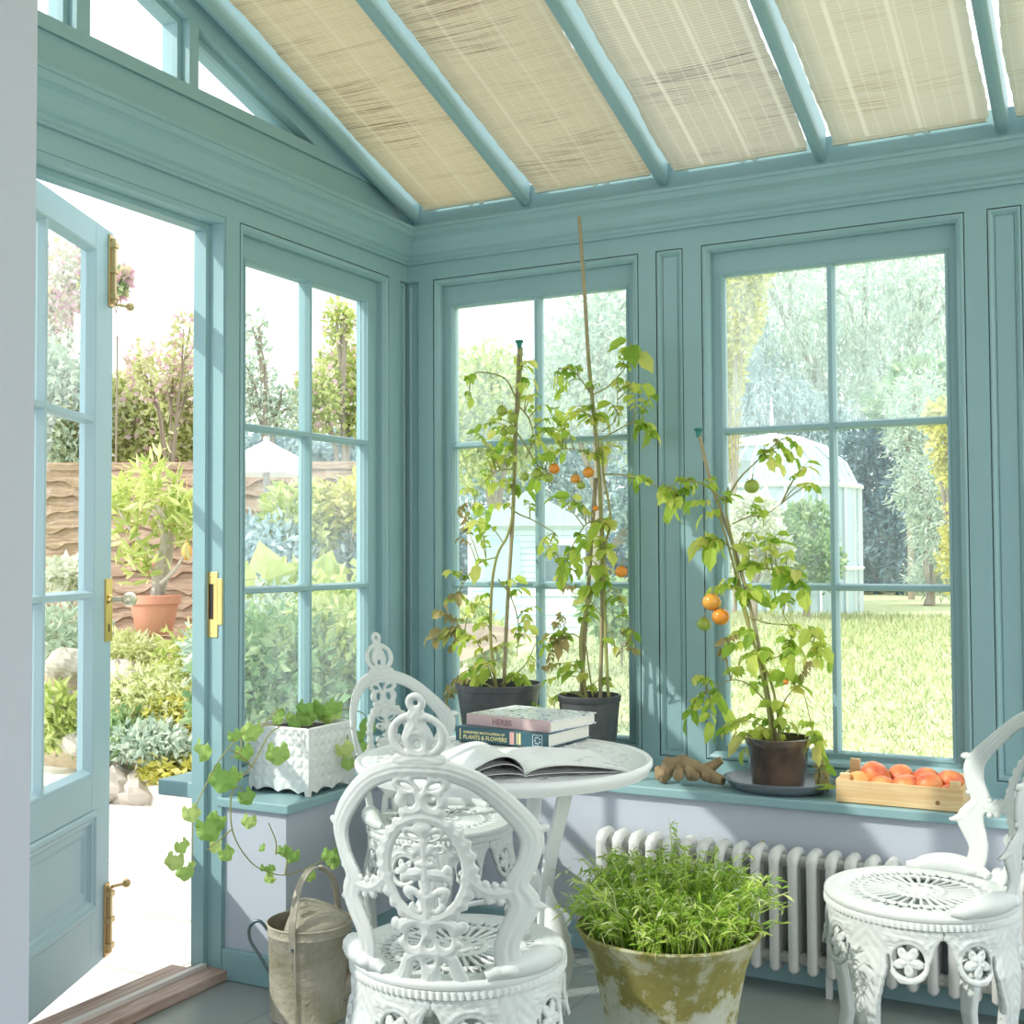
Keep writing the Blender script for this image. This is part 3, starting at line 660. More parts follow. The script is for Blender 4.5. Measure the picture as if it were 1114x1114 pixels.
v, f = plate(top_field, -TR, TR, -TR, TR, .0024, .004, .004, lambda X, Y, T: (X, Y, T+.700), lambda X, Y, d: .0015*np.exp(-((np.hypot(X, Y)-.31)/.005)**2)+.0008*np.sin(np.hypot(X, Y)*300))
raw('table_top', v, f, SUNLIT_TABLE_IRON, tb, True)
MB().lathe([(TR-.014, .700), (TR-.008, .706), (TR-.001, .707), (TR+.004, .702), (TR+.004, .693), (TR-.001, .684), (TR-.004, .676), (TR-.012, .676), (TR-.014, .690)], 128).build('rim', SUNLIT_TABLE_IRON, tb, smooth=True)
for k, az in enumerate((-25, 95, 215)):
    a = math.radians(az); c, s = math.cos(a), math.sin(a)
    def TT(r, w, z): return (c*r-s*w, s*r+c*w, z)
    prof = spline([(.235, .69), (.205, .60), (.170, .50), (.150, .40), (.148, .30), (.165, .20), (.215, .10), (.285, .035), (.315, .012)], 5)
    wid = np.interp(np.linspace(0, 8, len(prof)), range(9), [.020, .019, .018, .017, .017, .017, .018, .017, .020])
    mb = MB(); vs = []
    for (r, z), w in zip(prof, wid):
        for (q, e) in ((-w, -.004), (-w*.5, -.010), (w*.5, -.010), (w, -.004), (w, .004), (w*.5, .009), (-w*.5, .009), (-w, .004)): vs.append(TT(r+e, q, z))
    n_ = 8; kk = len(prof)
    mb.add(vs, [(i*8+j, i*8+(j+1) % 8, (i+1)*8+(j+1) % 8, (i+1)*8+j) for i in range(kk-1) for j in range(8)]+[tuple(range(8)), tuple(range((kk-1)*8, kk*8))[::-1]])
    # acanthus swelling on the outside of the knee
    lf = spline([(.160, .44), (.186, .36), (.200, .29), (.190, .22), (.176, .16)], 4)
    mb.tube([TT(r, 0, z) for r, z in lf], list(np.interp(np.linspace(0, 4, len(lf)), range(5), [.006, .026, .034, .024, .008])), 10)
    mb.ball(TT(.315, 0, .014), .020, .020, .014, 12)
    mb.build('leg', SUNLIT_TABLE_IRON, tb, smooth=True)
cr_ = MB(); ring = [(math.cos(i*2*PI/36)*.148, math.sin(i*2*PI/36)*.148, .33) for i in range(37)]
cr_.tube(ring, .007, 8); cr_.build('stretcher_ring', SUNLIT_TABLE_IRON, tb, smooth=True)

# ------------------------------------------------------------------ text helper
def text_mb(body, size, T, ext=.0003, bold=.0):
    cu = bpy.data.curves.new('t', 'FONT'); cu.body = body; cu.size = size; cu.extrude = ext; cu.offset = bold; cu.align_x = 'LEFT'; cu.resolution_u = 3
    o = bpy.data.objects.new('t', cu); COL.objects.link(o)
    dg = bpy.context.evaluated_depsgraph_get(); me = bpy.data.meshes.new_from_object(o.evaluated_get(dg))
    mb = MB(); mb.add([tuple(v.co) for v in me.vertices], [tuple(p.vertices) for p in me.polygons], T)
    bpy.data.objects.remove(o); return mb
# ------------------------------------------------------------------ books
PAPER = mat('book_page_edges', (.80, .78, .70), .8, bump=(200, .2))
def book(label, near, along, w, dep, th, z, cover, spine, group=None):
    """near = near right corner; along = unit dir of the spine (to the left); dep goes away"""
    b_ = Vector((along[1], -along[0], 0));
    if b_.y < 0: b_ = -b_
    a = Vector((*along, 0))
    root = thing('book', label, 'book', (near[0], near[1], z), 0, group)
    def T(x, y, zz): p = a*x+b_*y; return (p.x, p.y, zz)
    MB().box(.004, w-.004, .004, dep-.004, .003, th-.003, T).build('pages', PAPER, root)
    cv = MB(); cv.box(0, w, -.001, dep, 0, .003, T); cv.box(0, w, -.001, dep, th-.003, th, T); cv.build('cover', cover, root, bevel=.0006)
    MB().box(0, w, -.004, .0035, 0, th, T).build('spine', spine, root, bevel=.001)
    return root, a, b_
# cover with a painted herb print: pale ground with bluish and green sprigs
CV = bpy.data.materials.new('herb_print_cover'); CV.use_nodes = True; nt = CV.node_tree; N = nt.nodes; L = nt.links; b = N['Principled BSDF']; b.inputs['Roughness'].default_value = .18
tc = N.new('ShaderNodeTexCoord'); vo = N.new('ShaderNodeTexNoise'); vo.inputs['Scale'].default_value = 38; vo.inputs['Detail'].default_value = 3; vo.inputs['Distortion'].default_value = 2.2; L.new(tc.outputs['Object'], vo.inputs['Vector'])
cr = N.new('ShaderNodeValToRGB'); e = cr.color_ramp.elements; e[0].position = .33; e[0].color = (.08, .15, .10, 1); e[1].position = .62; e[1].color = (.78, .80, .86, 1)
q = e.new(.38); q.color = (.22, .28, .58, 1); q = e.new(.46); q.color = (.80, .82, .86, 1); q = e.new(.60); q.color = (.82, .82, .84, 1); q = e.new(.70); q.color = (.45, .46, .70, 1)
L.new(vo.outputs['Fac'], cr.inputs[0]); L.new(cr.outputs[0], b.inputs['Base Color'])
PINK = mat('dusty_pink_book_cloth', (.56, .38, .40), .5, noise=(40, .8, (.62, .46, .44)))
TEALB = mat('dark_teal_book_cloth', (.025, .10, .13), .4); GOLD = mat('gold_lettering', (.78, .70, .34), .5); DKRED = mat('dull_rose_lettering', (.30, .16, .18), .6)
GREYB = mat('grey_blue_jacket', (.22, .30, .34), .4)
al = (-.995, .085)
b2, a2, bb2 = book('thick teal gardening book lying under the herbs book', (1.012, -.955), al, .272, .215, .036, .7078, TEALB, TEALB, 'stacked books on the round table')
al1 = (-.985, .17)
b1, a1, bb1 = book('herbs book with pink spine on top of the thick teal book', (1.008, -.935), al1, .262, .205, .028, .7438, CV, PINK, 'stacked books on the round table')
def spine_T(a, b_, x0, z0):     # text runs left->right seen from the viewer: x decreases along a
    def T(x, y, zz): p = a*(x0-x)+b_*(-.0045-zz); return (p.x, p.y, z0+y)
    return T
text_mb('HERBS', .022, spine_T(a1, bb1, .178, .006), bold=.0002).build('lettering', DKRED, b1)
text_mb('COOKING WITH', .007, spine_T(a1, bb1, .245, .012)).build('lettering', mat('pale_pink_lettering', (.72, .62, .58), .6), b1)
text_mb('GARDENERS ENCYCLOPEDIA OF', .0085, spine_T(a2, bb2, .248, .021), bold=.0002).build('lettering', GOLD, b2)
text_mb('PLANTS & FLOWERS', .0145, spine_T(a2, bb2, .248, .007), bold=.0003).build('lettering', GOLD, b2)
def spb(x0, x1, z0, z1, mt, nm, d=.0012):
    mb = MB(); pts = [(x0, z0), (x1, z0), (x1, z1), (x0, z1)]
    def T(x, y, z): p = a2*x+bb2*(-.004-y); return (p.x, p.y, z)
    mb.box(x0, x1, 0, d, z0, z1, T); return mb.build(nm, mt, b2)
spb(.095, .108, .003, .033, mat('rose_spine_label', (.60, .36, .32), .5), 'spine_label')
spb(.076, .082, .004, .032, GOLD, 'spine_band', .0009); spb(.085, .088, .004, .032, GOLD, 'spine_band', .0009); spb(.256, .259, .004, .032, GOLD, 'spine_band', .0009)
for z0, z1, x0, x1 in ((.004, .0055, .014, .042), (.0305, .032, .014, .042), (.004, .032, .014, .0155), (.004, .032, .0405, .042)): spb(x0, x1, z0, z1, mat('silver_line', (.6, .68, .70), .4), 'spine_emblem_frame', .0009)
em = MB()
for k in range(7):
    a_ = k*.9; xx = .028+.007*math.cos(a_); zz = .018+.008*math.sin(a_)
    def T(x, y, z): p = a2*x+bb2*(-.0044-y); return (p.x, p.y, z)
    em.box(xx-.003, xx+.002, 0, .0008, zz-.0015, zz+.002, T)
em.build('spine_emblem', mat('pale_blue_print', (.5, .62, .68), .5), b2)

# open magazine
MAG = bpy.data.materials.new('printed_magazine_page'); MAG.use_nodes = True; nt = MAG.node_tree; N = nt.nodes; L = nt.links; b = N['Principled BSDF']; b.inputs['Roughness'].default_value = .35
tc = N.new('ShaderNodeTexCoord'); mp = N.new('ShaderNodeMapping'); mp.inputs['Scale'].default_value = (1, 1, 1); L.new(tc.outputs['Object'], mp.inputs[0])
no = N.new('ShaderNodeTexNoise'); no.inputs['Scale'].default_value = 22; no.inputs['Detail'].default_value = 5; L.new(mp.outputs[0], no.inputs['Vector'])
cr = N.new('ShaderNodeValToRGB'); e = cr.color_ramp.elements; e[0].position = .33; e[0].color = (.50, .52, .55, 1); e[1].position = .40; e[1].color = (.88, .88, .88, 1)
L.new(no.outputs['Fac'], cr.inputs[0]); L.new(cr.outputs[0], b.inputs['Base Color'])
mg = thing('magazine', 'open magazine with curling white pages in front of the two books', 'magazine', (1.06, -1.23, .7078))
sdir = Vector((-.66, .75, 0)).normalized(); pdir = Vector((.75, .66, 0)).normalized()
def pages(sign, hump, width, lay, z0, name, mt, lift=0):
    vs = []; nu, nv = 26, 16
    for j in range(nv+1):
        v_ = j/nv*.285-.11
        for i in range(nu+1):
            u = i/nu; x = width*u*(1-.10*hump*6)
            z = z0+hump*math.sin(PI*min(1, u*1.02)**.62)*(1-.25*j/nv)+lift*u*u*(1-j/nv)
            p = sdir*(v_)+pdir*(sign*x); vs.append((p.x, p.y, z))
    n0 = len(vs); vs += [(x, y, z-.0012) for x, y, z in vs]
    fs = [(j*(nu+1)+i, j*(nu+1)+i+1, (j+1)*(nu+1)+i+1, (j+1)*(nu+1)+i) for j in range(nv) for i in range(nu)]
    fs += [tuple(a+n0 for a in f)[::-1] for f in fs]
    for i in range(nu): fs += [(i, i+1, i+1+n0, i+n0), (nv*(nu+1)+i+1, nv*(nu+1)+i, nv*(nu+1)+i+n0, nv*(nu+1)+i+1+n0)]
    for j in range(nv): fs += [((j+1)*(nu+1), j*(nu+1), j*(nu+1)+n0, (j+1)*(nu+1)+n0), (j*(nu+1)+nu, (j+1)*(nu+1)+nu, (j+1)*(nu+1)+nu+n0, j*(nu+1)+nu+n0)]
    return raw(name, vs, fs, mt, mg, True)
pages(1, .004, .205, 0, .002, 'back_pages', MAG); pages(-1, .008, .150, 0, .002, 'back_pages', MAG)
pages(1, .018, .235, 0, .004, 'page', MAG); pages(-1, .042, .150, 0, .004, 'page', MAG); pages(-1, .027, .150, 0, .003, 'page', MAG)

# ------------------------------------------------------------------ radiator
rad = thing('radiator', 'cream column radiator under the back window sill', 'radiator', (1.55, -.33, .05))
sx = .90; sp_ = .0505; nsec = 25
sec = MB(); zt, zb = .372, .062; yf, ym, yb = -.386, -.345, -.304
for y in (yf, ym, yb): sec.tube([(0, y, zb+.002), (0, y, zb+.012), (0, y, zt-.03), (0, y, zt-.012)], [.004, .0135, .0135, .0115], 14)
sec.tube([(0, yf, zt-.030), (0, yf+.004, zt-.012), (0, yf+.018, zt-.002), (0, ym, zt+.001), (0, yb-.018, zt-.002), (0, yb-.004, zt-.012), (0, yb, zt-.030)], [.0125, .016, .0165, .014, .0165, .016, .0125], 14)
sec.tube([(0, yf, zb+.03), (0, yf+.006, zb+.014), (0, ym, zb+.010), (0, yb-.006, zb+.014), (0, yb, zb+.03)], [.0125, .014, .012, .014, .0125], 12)
sec.tube([(-.026, ym, zt-.022), (.026, ym, zt-.022)], .016, 12); sec.tube([(-.026, ym, zb+.03), (.026, ym, zb+.03)], .016, 12)
so = sec.build('radiator_section', CREAM, None, smooth=True, loc=(0, -.33, .05))
for k in range(nsec):
    o = so if k == 0 else bpy.data.objects.new('radiator_section', so.data)
    if k: COL.objects.link(o)
    o.parent = rad; o.location = (sx+k*sp_-1.55, 0, 0)
ft = MB()
for x in (sx+.02, sx+.64, sx+1.2): MB().box(x-.008, x+.008, -.352, -.338, 0, .08).build('foot', CREAM, rad, world=True)
ft = MB(); ft.tube([(sx+5*sp_+4*sp_, yb-.008, zt+.008), (sx+9*sp_, yb-.008, zt+.016)], .004, 8); ft.build('bleed_valve', BRASS, rad, world=True)

# ------------------------------------------------------------------ crate with peaches
cr_loc = (1.71, -.185, .502)
ct = thing('fruit_crate', 'small pine crate full of peaches on the window sill', 'crate', cr_loc)
W2, D2, H2 = .164, .082, .062
ang = 0
c = MB().box(-W2, W2, -D2, -D2+.007, .003, H2).build('front_board', PINE, ct, bevel=.001)
MB().box(-W2, W2, D2-.007, D2, .003, H2).build('back_board', PINE, ct, bevel=.001)
MB().box(-W2, -W2+.009, -D2+.007, D2-.007, .003, H2+.002).build('end_board', PINE, ct, bevel=.001)
MB().box(W2-.009, W2, -D2+.007, D2-.007, .003, H2+.002).build('end_board', PINE, ct, bevel=.001)
MB().box(-W2+.009, W2-.009, -D2+.007, D2-.007, .0, .007).build('base', PINE, ct)
for sx_ in (-1, 1):
    for sy_ in (-1, 1):
        x = sx_*(W2-.022); y = sy_*(D2-.018); MB().box(x-.013, x+.013, y-.010, y+.010, .007, H2+(.016 if sx_ > 0 or sy_ < 0 else .036)).build('corner_post', PINE, ct, bevel=.001)
MB().ball((.10, -D2-.0005, .022), .006, .001, .006, 8).build('knot', mat('wood_knot', (.30, .16, .06), .7), ct)
pe = MB(); pr = .038
def peach_fn(th, a): return 1-.10*math.exp(-(th/.35)**2)-.05*math.exp(-((PI-th)/.3)**2)-.035*math.exp(-((a-PI*1.5)/.18)**2)*math.sin(th)
peaches = [(-.112, -.030, .052, 'yellow'), (-.060, .030, .050, 'red'), (-.100, .045, .050, 'red'), (-.045, -.040, .048, 'red'), (.012, -.036, .055, 'red'), (.070, -.032, .062, 'red'), (-.015, .040, .066, 'red'), (.055, .035, .064, 'red'),
           (.118, .020, .066, 'red'), (.020, .000, .040, 'red'), (-.075, -.005, .078, 'red'), (.125, -.035, .036, 'red')]
plab = ['yellow peach at the front left of the crate', 'red peach behind the yellow one, near the back board', 'red peach at the back left corner of the crate', 'orange peach low behind the front board, beside the yellow one',
        'pale orange peach low in the middle of the crate front', 'large red peach at the front right with a dark blush', 'red peach at the back in the middle of the crate', 'red peach at the back right with its hollow turned up',
        'orange peach heaped highest beside the right end of the crate', 'red peach down in the middle of the crate', 'red peach heaped on the others at the crate left', 'peach tucked low in the front right corner']
peme = None
for (x, y, z, kind), lb_ in zip(peaches, plab):
    if peme is None:
        o = MB().ball((0, 0, 0), pr, pr, pr*.92, 22, peach_fn).build('peach', PEACHY, smooth=True); peme = o.data; peme2 = peme.copy(); peme2.materials[0] = PEACH
        o.location = (cr_loc[0]+x, cr_loc[1]+y, cr_loc[2]+z-.007)
    else:
        o = bpy.data.objects.new('peach', peme2); COL.objects.link(o); o.location = (cr_loc[0]+x, cr_loc[1]+y, cr_loc[2]+z-.007)
    o.rotation_euler = (rnd.uniform(-.7, .9), rnd.uniform(-.7, .7), rnd.uniform(0, 6)); o.scale = (1.0, 1.0, 1.0)
    tag(o, lb_, 'peach', 'peaches in the crate')

# ------------------------------------------------------------------ leaves
def leaf(mb, P, D, Nn, L_, W, droop=.25, fold=.25, ser=0.):
    D = D.normalized(); S = D.cross(Nn)
    if S.length < 1e-4: S = D.orthogonal()
    S.normalize(); Nn = S.cross(D).normalized()
    st = [(0, .06), (.18, .72), (.40, 1.), (.65, .78), (.86, .36), (1, .02)]
    vs = []
    for k, (t, w) in enumerate(st):
        c = P+D*(L_*t)-Nn*(droop*L_*t*t)
        ww = w*W*.5*(1+(ser if k % 2 else -ser))
        vs += [c+S*ww+Nn*(fold*ww), c, c-S*ww+Nn*(fold*ww)]
    fs = []
    for k in range(5):
        o = k*3; fs += [(o, o+1, o+4, o+3), (o+1, o+2, o+5, o+4)]
    mb.add(vs, fs)
def rv(s=1.): return Vector((rnd.gauss(0, s), rnd.gauss(0, s), rnd.gauss(0, s)))
def curve_pts(p, q, sag, n=6, side=Vector((0, 0, 0))):
    return [p.lerp(q, i/n)+Vector((0, 0, sag*math.sin(PI*i/n)))+side*math.sin(PI*i/n) for i in range(n+1)]
def comp_leaf(lm, sm, P, Q, size, dry=0.):
    """tomato leaf: rachis from P to Q with paired drooping leaflets near its end"""
    n = 6; ln = (Q-P).length; pts = curve_pts(P, Q, ln*.16, n, rv(ln*.04))
    sm.tube(pts, [.0022-.0014*i/n for i in range(n+1)], 5, False)
    d = (pts[-1]-pts[-2]).normalized(); view = (CAM-Q).normalized()
    side = d.cross(Vector((0, 0, 1)))
    side = side.normalized() if side.length > .05 else Vector((1, 0, 0))
    nl = 4; size *= 1.35
    for k in range(nl):
        base = Q-d*min(size*.36*k, ln*.8); s = size*(1-.14*k)
        if k == 0: leaf(lm, base, d+Vector((0, 0, -.7))+rv(.2), Vector((0, 0, 1))+rv(.4)+view*.4, s*.95, s*.58, .3+dry, .35+dry, .15)
        else:
            for sg in (-1, 1):
                leaf(lm, base, side*sg+d*.35+Vector((0, 0, -.55))+rv(.25), Vector((0, 0, 1))+rv(.45)+view*.4, s*.72, s*.44, .35+dry, .35+dry*1.5, .15)

def tomato_plant(root, stems, canes, leaves, fruits, Y0, potc, size=.045, extra=0):
    """stems: list of (pixel path, radius) ; leaves: (px,py,kind) with kind 'g' or 'd'"""
    sm = MB(); allp = []
    jit = lambda y: Y0
    for path, r0_, r1_ in stems:
        pts = []
        for i, q in enumerate(path):
            px, py = q[0], q[1]; dy = q[2] if len(q) > 2 else 0
            pts.append(at_y(px, py, Y0+dy))
        sp3 = spline([tuple(p) for p in pts], 5); k = len(sp3)
        sm.tube(sp3, [r0_+(r1_-r0_)*i/(k-1) for i in range(k)], 7); allp += [Vector(p) for p in sp3]
    lg, ld, sg_, sd_ = MB(), MB(), MB(), MB()
    more = []
    for q in leaves:
        more.append(q)
        if rnd.random() < .75: more.append((q[0]+rnd.uniform(-11, 11), q[1]+rnd.uniform(-9, 13), q[2], (q[3] if len(q) > 3 else 1)*.85))
    for (px, py, kind, *rest) in more:
        s = size*(rest[0] if rest else 1); dy = rnd.uniform(-.055, .05)
        Q = at_y(px, py, Y0+dy)
        near = min(allp, key=lambda p: (p-(Q+Vector((0, 0, -.02)))).length+max(0, p.z-Q.z-.03)*1.0)
        comp_leaf(ld if kind == 'd' else lg, sg_ if kind == 'g' else sd_, near, Q, s*rnd.uniform(.9, 1.15), .25 if kind == 'd' else 0)
    sm.add(sg_.v, sg_.f); sm.add(sd_.v, sd_.f); sm.build('stem', STEM, root, smooth=True, world=True)
    lg.build('foliage', LEAFY, root, world=True)
    if ld.v: ld.build('withered_foliage', DRYLEAF, root, world=True)
    for path, r, cap in canes:
        pts = [at_y(q[0], q[1], Y0+(q[2] if len(q) > 2 else .01)) for q in path]; mb = MB(); 
        sp3 = spline([tuple(p) for p in pts], 4); mb.tube(sp3, r, 10)
        for i in range(3, len(sp3), 4): mb.ball(sp3[i], r*1.25, r*1.25, r*.6, 8)
        o = mb.build('bamboo_cane', CANE, root, smooth=True, world=True)
        if cap:
            p = pts[-1]; cm = MB(); cm.lathe([(.002, .012), (.013, .011), (.014, .006), (.009, .000), (.007, -.016)], 12, p, capt=False, capb=False); cm.build('cane_cap', mat('green_rubber_cap', (.02, .20, .16), .5), o).data.transform(Matrix.Translation(-root.location))
    return allp
def set_fruit(root, px, py, Y, r, mt, lab=None):
    p = at_y(px, py, Y); o = MB().ball(p, r, r, r*.93, 18).build('tomato', mt, root, smooth=True, world=True)
    cal = MB()
    for k in range(5):
        a = k*2*PI/5; leaf(cal, p+Vector((0, 0, r*.9)), Vector((math.cos(a), math.sin(a), .35)), Vector((0, 0, 1)), r*1.1, r*.3, .4)
    cal.tube([p+Vector((0, 0, r*.85)), p+Vector((.004, 0, r*1.7))], .0016, 5)
    c_ = cal.build('calyx', STEM, o, world=False)
    c_.data.transform(Matrix.Translation(-root.location)); return o

def pot(root, c, r0_, r1_, h, mt, rim=.006):
    MB().lathe([(r0_*.97, 0), (r0_, .004), (r1_*.97, h-.022), (r1_, h-.020), (r1_+.002, h-.002), (r1_, h), (r1_-.004, h), (r1_-.006, h-.02), (r0_-.004, .01)], 48, (0, 0, 0), capb=True).build('flower_pot', mt, root, smooth=True)
    MB().lathe([(.001, h-.032), (r1_*.5, h-.030), (r1_-.008, h-.034)], 24, fn=lambda a, z: 1+.02*math.sin(a*5)).build('compost', SOIL, root, smooth=True)

# left, largest pot
YA = -.142; pa = at_y(542, 745, YA); pA = Vector((pa.x, YA, .502))
ta = thing('tomato_plant', 'staked tomato plant in the widest dark pot, leftmost on the back sill, with green tomatoes', 'potted plant', pA, 0, 'potted tomato plants on the sill')
pot(ta, pA, .100, .138, .262, PLASTIC)
tomato_plant(ta,
 [([(540, 750), (534, 700), (535, 640), (541, 604), (552, 583), (558, 555), (559, 500), (559, 479), (565, 440), (567, 400), (568, 378)], .0055, .003),
  ([(540, 606), (522, 612), (508, 628), (497, 648)], .003, .0015), ([(562, 435), (552, 415), (538, 407), (515, 407), (510, 430)], .003, .0018),
  ([(559, 556), (566, 560), (580, 566), (604, 580)], .003, .0015), ([(560, 510), (540, 513), (522, 530), (515, 550)], .0028, .0015), ([(562, 470), (575, 490), (584, 505), (596, 512)], .003, .0018),
  ([(563, 440), (575, 455), (580, 475), (572, 500)], .0028, .0018), ([(542, 630), (556, 650), (564, 680), (562, 715)], .0025, .0014), ([(538, 745), (520, 700), (505, 690)], .0025, .0014), ([(545, 745), (570, 725), (583, 700)], .0025, .0014)],
 [([(548, 752), (552, 660), (558, 560), (561, 470), (565, 374)], .0065, True)],
 [(512, 432, 'g', .8), (514, 408, 'g', .6), (517, 470, 'g', .7), (524, 462, 'g', .7), (571, 398, 'g', .8), (578, 412, 'g', .8), (562, 388, 'g', .6), (574, 430, 'g', .7), (546, 482, 'g', 1), (535, 486, 'g', .9), (530, 500, 'g', .7), (528, 508, 'g', .7),
  (509, 530, 'g', .9), (523, 562, 'g', 1), (519, 575, 'g', .9), (538, 548, 'g', 1), (545, 525, 'g', 1), (500, 553, 'd', .6), (506, 570, 'd', .6), (502, 585, 'd', .5), (520, 615, 'g', 1), (512, 625, 'g', .8), (492, 622, 'g', .6),
  (499, 648, 'd', .7), (488, 654, 'd', .8), (484, 668, 'd', .8), (480, 685, 'd', .9), (476, 694, 'd', .7), (490, 690, 'd', .8), (512, 655, 'g', .7), (522, 648, 'g', .7), (560, 628, 'g', .8), (566, 640, 'g', .8), (580, 660, 'g', .7), (576, 680, 'g', .8), (570, 690, 'g', .7),
  (503, 702, 'g', .6), (510, 690, 'g', .7), (520, 705, 'g', .7), (508, 730, 'g', 1), (520, 735, 'g', 1), (530, 728, 'g', .9), (500, 742, 'd', .6), (490, 745, 'd', .7), (487, 760, 'd', .6), (560, 735, 'g', .9), (572, 740, 'g', .9), (578, 722, 'g', .7),
  (596, 492, 'g', 1), (602, 470, 'g', .9), (600, 455, 'g', .8), (588, 480, 'g', .8), (580, 520, 'g', .9), (590, 592, 'g', .7), (604, 590, 'g', .6), (570, 530, 'g', 1), (575, 545, 'g', .7), (592, 440, 'g', .8), (540, 450, 'g', .8), (552, 495, 'g', .9), (548, 475, 'g', .8), (526, 672, 'g', .7), (545, 700, 'g', .6), (532, 690, 'd', .6), (585, 785, 'g', .7), (592, 775, 'g', .8)],
 [], YA, pA)
for (px, py, r) in ((546, 447, .018), (558, 455, .018), (556, 468, .016), (548, 470, .014), (584, 516, .018), (597, 520, .016), (571, 519, .014)): set_fruit(ta, px, py, YA-.03, r, TOM_G)
set_fruit(ta, 603, 510, YA-.03, .018, TOM_O)

YB = -.125; pb = at_y(641, 757, YB); pB = Vector((pb.x, YB, .502))
tb2 = thing('tomato_plant', 'tallest staked tomato plant with orange tomatoes, in the dark pot behind the books', 'potted plant', pB, 0, 'potted tomato plants on the sill')
pot(tb2, pB, .076, .098, .238, PLASTIC)
tomato_plant(tb2,
 [([(638, 760), (632, 710), (634, 680), (642, 650), (652, 625), (656, 590), (654, 560), (652, 520), (650, 480), (645, 440), (642, 405), (640, 385)], .0065, .003),
  ([(662, 758), (660, 720), (658, 660), (658, 600), (664, 570), (662, 545), (657, 520), (655, 480)], .0055, .0035), ([(645, 758), (640, 722), (636, 700), (622, 690), (606, 700)], .003, .0015),
  ([(650, 480), (668, 470), (690, 460), (708, 470)], .0028, .0014), ([(644, 430), (662, 420), (680, 400), (688, 380)], .0028, .0014), ([(657, 516), (680, 517), (705, 524), (738, 545)], .003, .0014), ([(644, 430), (625, 405), (606, 400)], .0025, .0013),
  ([(650, 500), (632, 490), (612, 488)], .0025, .0014), ([(655, 650), (668, 640), (677, 660), (676, 690)], .0022, .0012), ([(640, 650), (665, 690), (670, 715)], .0022, .0012), ([(654, 565), (638, 570), (625, 590), (610, 620)], .0025, .0014), ([(655, 470), (670, 455), (672, 420)], .0022, .0013)],
 [([(653, 760), (655, 640), (652, 520), (641, 400), (636, 320), (630, 236)], .0062, False), ([(632, 758, .02), (640, 640, .02), (648, 520, .01)], .0065, False)],
 [(612, 407, 'g', .9), (606, 420, 'g', .8), (628, 398, 'g', .7), (640, 415, 'g', .6), (672, 410, 'g', .9), (686, 376, 'g', 1.3), (694, 384, 'g', 1.3), (678, 392, 'g', .9), (700, 418, 'g', 1.), (708, 430, 'g', .8), (690, 430, 'g', .9), (664, 438, 'g', 1.1), (655, 452, 'g', 1.1), (672, 452, 'g', .9), (704, 465, 'g', 1.2), (712, 470, 'g', 1), (696, 456, 'g', .9),
  (607, 445, 'g', 1), (618, 450, 'g', .9), (628, 442, 'g', .9), (640, 452, 'g', .9), (600, 465, 'g', .9), (652, 492, 'g', 1.2), (660, 484, 'g', 1.1), (640, 488, 'g', .7), (612, 492, 'g', .8), (618, 470, 'g', .7), (620, 540, 'g', 1.), (605, 540, 'g', .9), (632, 545, 'g', .8),
  (705, 520, 'g', .8), (725, 535, 'g', 1.), (738, 540, 'g', .9), (730, 548, 'g', .9), (748, 528, 'g', .8), (690, 525, 'g', .7), (652, 570, 'g', 1.4), (655, 590, 'g', 1.2), (650, 615, 'g', 1.3), (655, 632, 'g', 1.1), (636, 590, 'g', .9), (625, 598, 'g', 1.), (615, 612, 'g', 1.), (628, 612, 'g', .9), (608, 630, 'g', .8), (618, 638, 'd', .6), (602, 600, 'g', .8),
  (640, 640, 'g', 1.1), (637, 655, 'g', 1.), (612, 684, 'g', 1.3), (606, 700, 'd', .8), (598, 690, 'd', .7), (598, 720, 'd', .7), (592, 705, 'g', .6), (626, 730, 'g', 1.2), (622, 720, 'g', 1), (672, 650, 'g', .8), (678, 665, 'g', .7), (690, 688, 'g', .7), (684, 690, 'd', .6), (688, 705, 'd', .5), (610, 668, 'd', .6), (650, 740, 'g', .9), (668, 700, 'g', .7), (595, 740, 'g', .6), (602, 758, 'g', .7)],
 [], YB, pB)
for px, py, r, mt in ((626, 521, .016, TOM_Y), (640, 514, .018, TOM_O), (632, 528, .014, TOM_G), (676, 622, .0195, TOM_O)): set_fruit(tb2, px, py, YB-.035, r, mt)
set_fruit(tb2, 648, 553, YB-.03, .010, TOM_O)

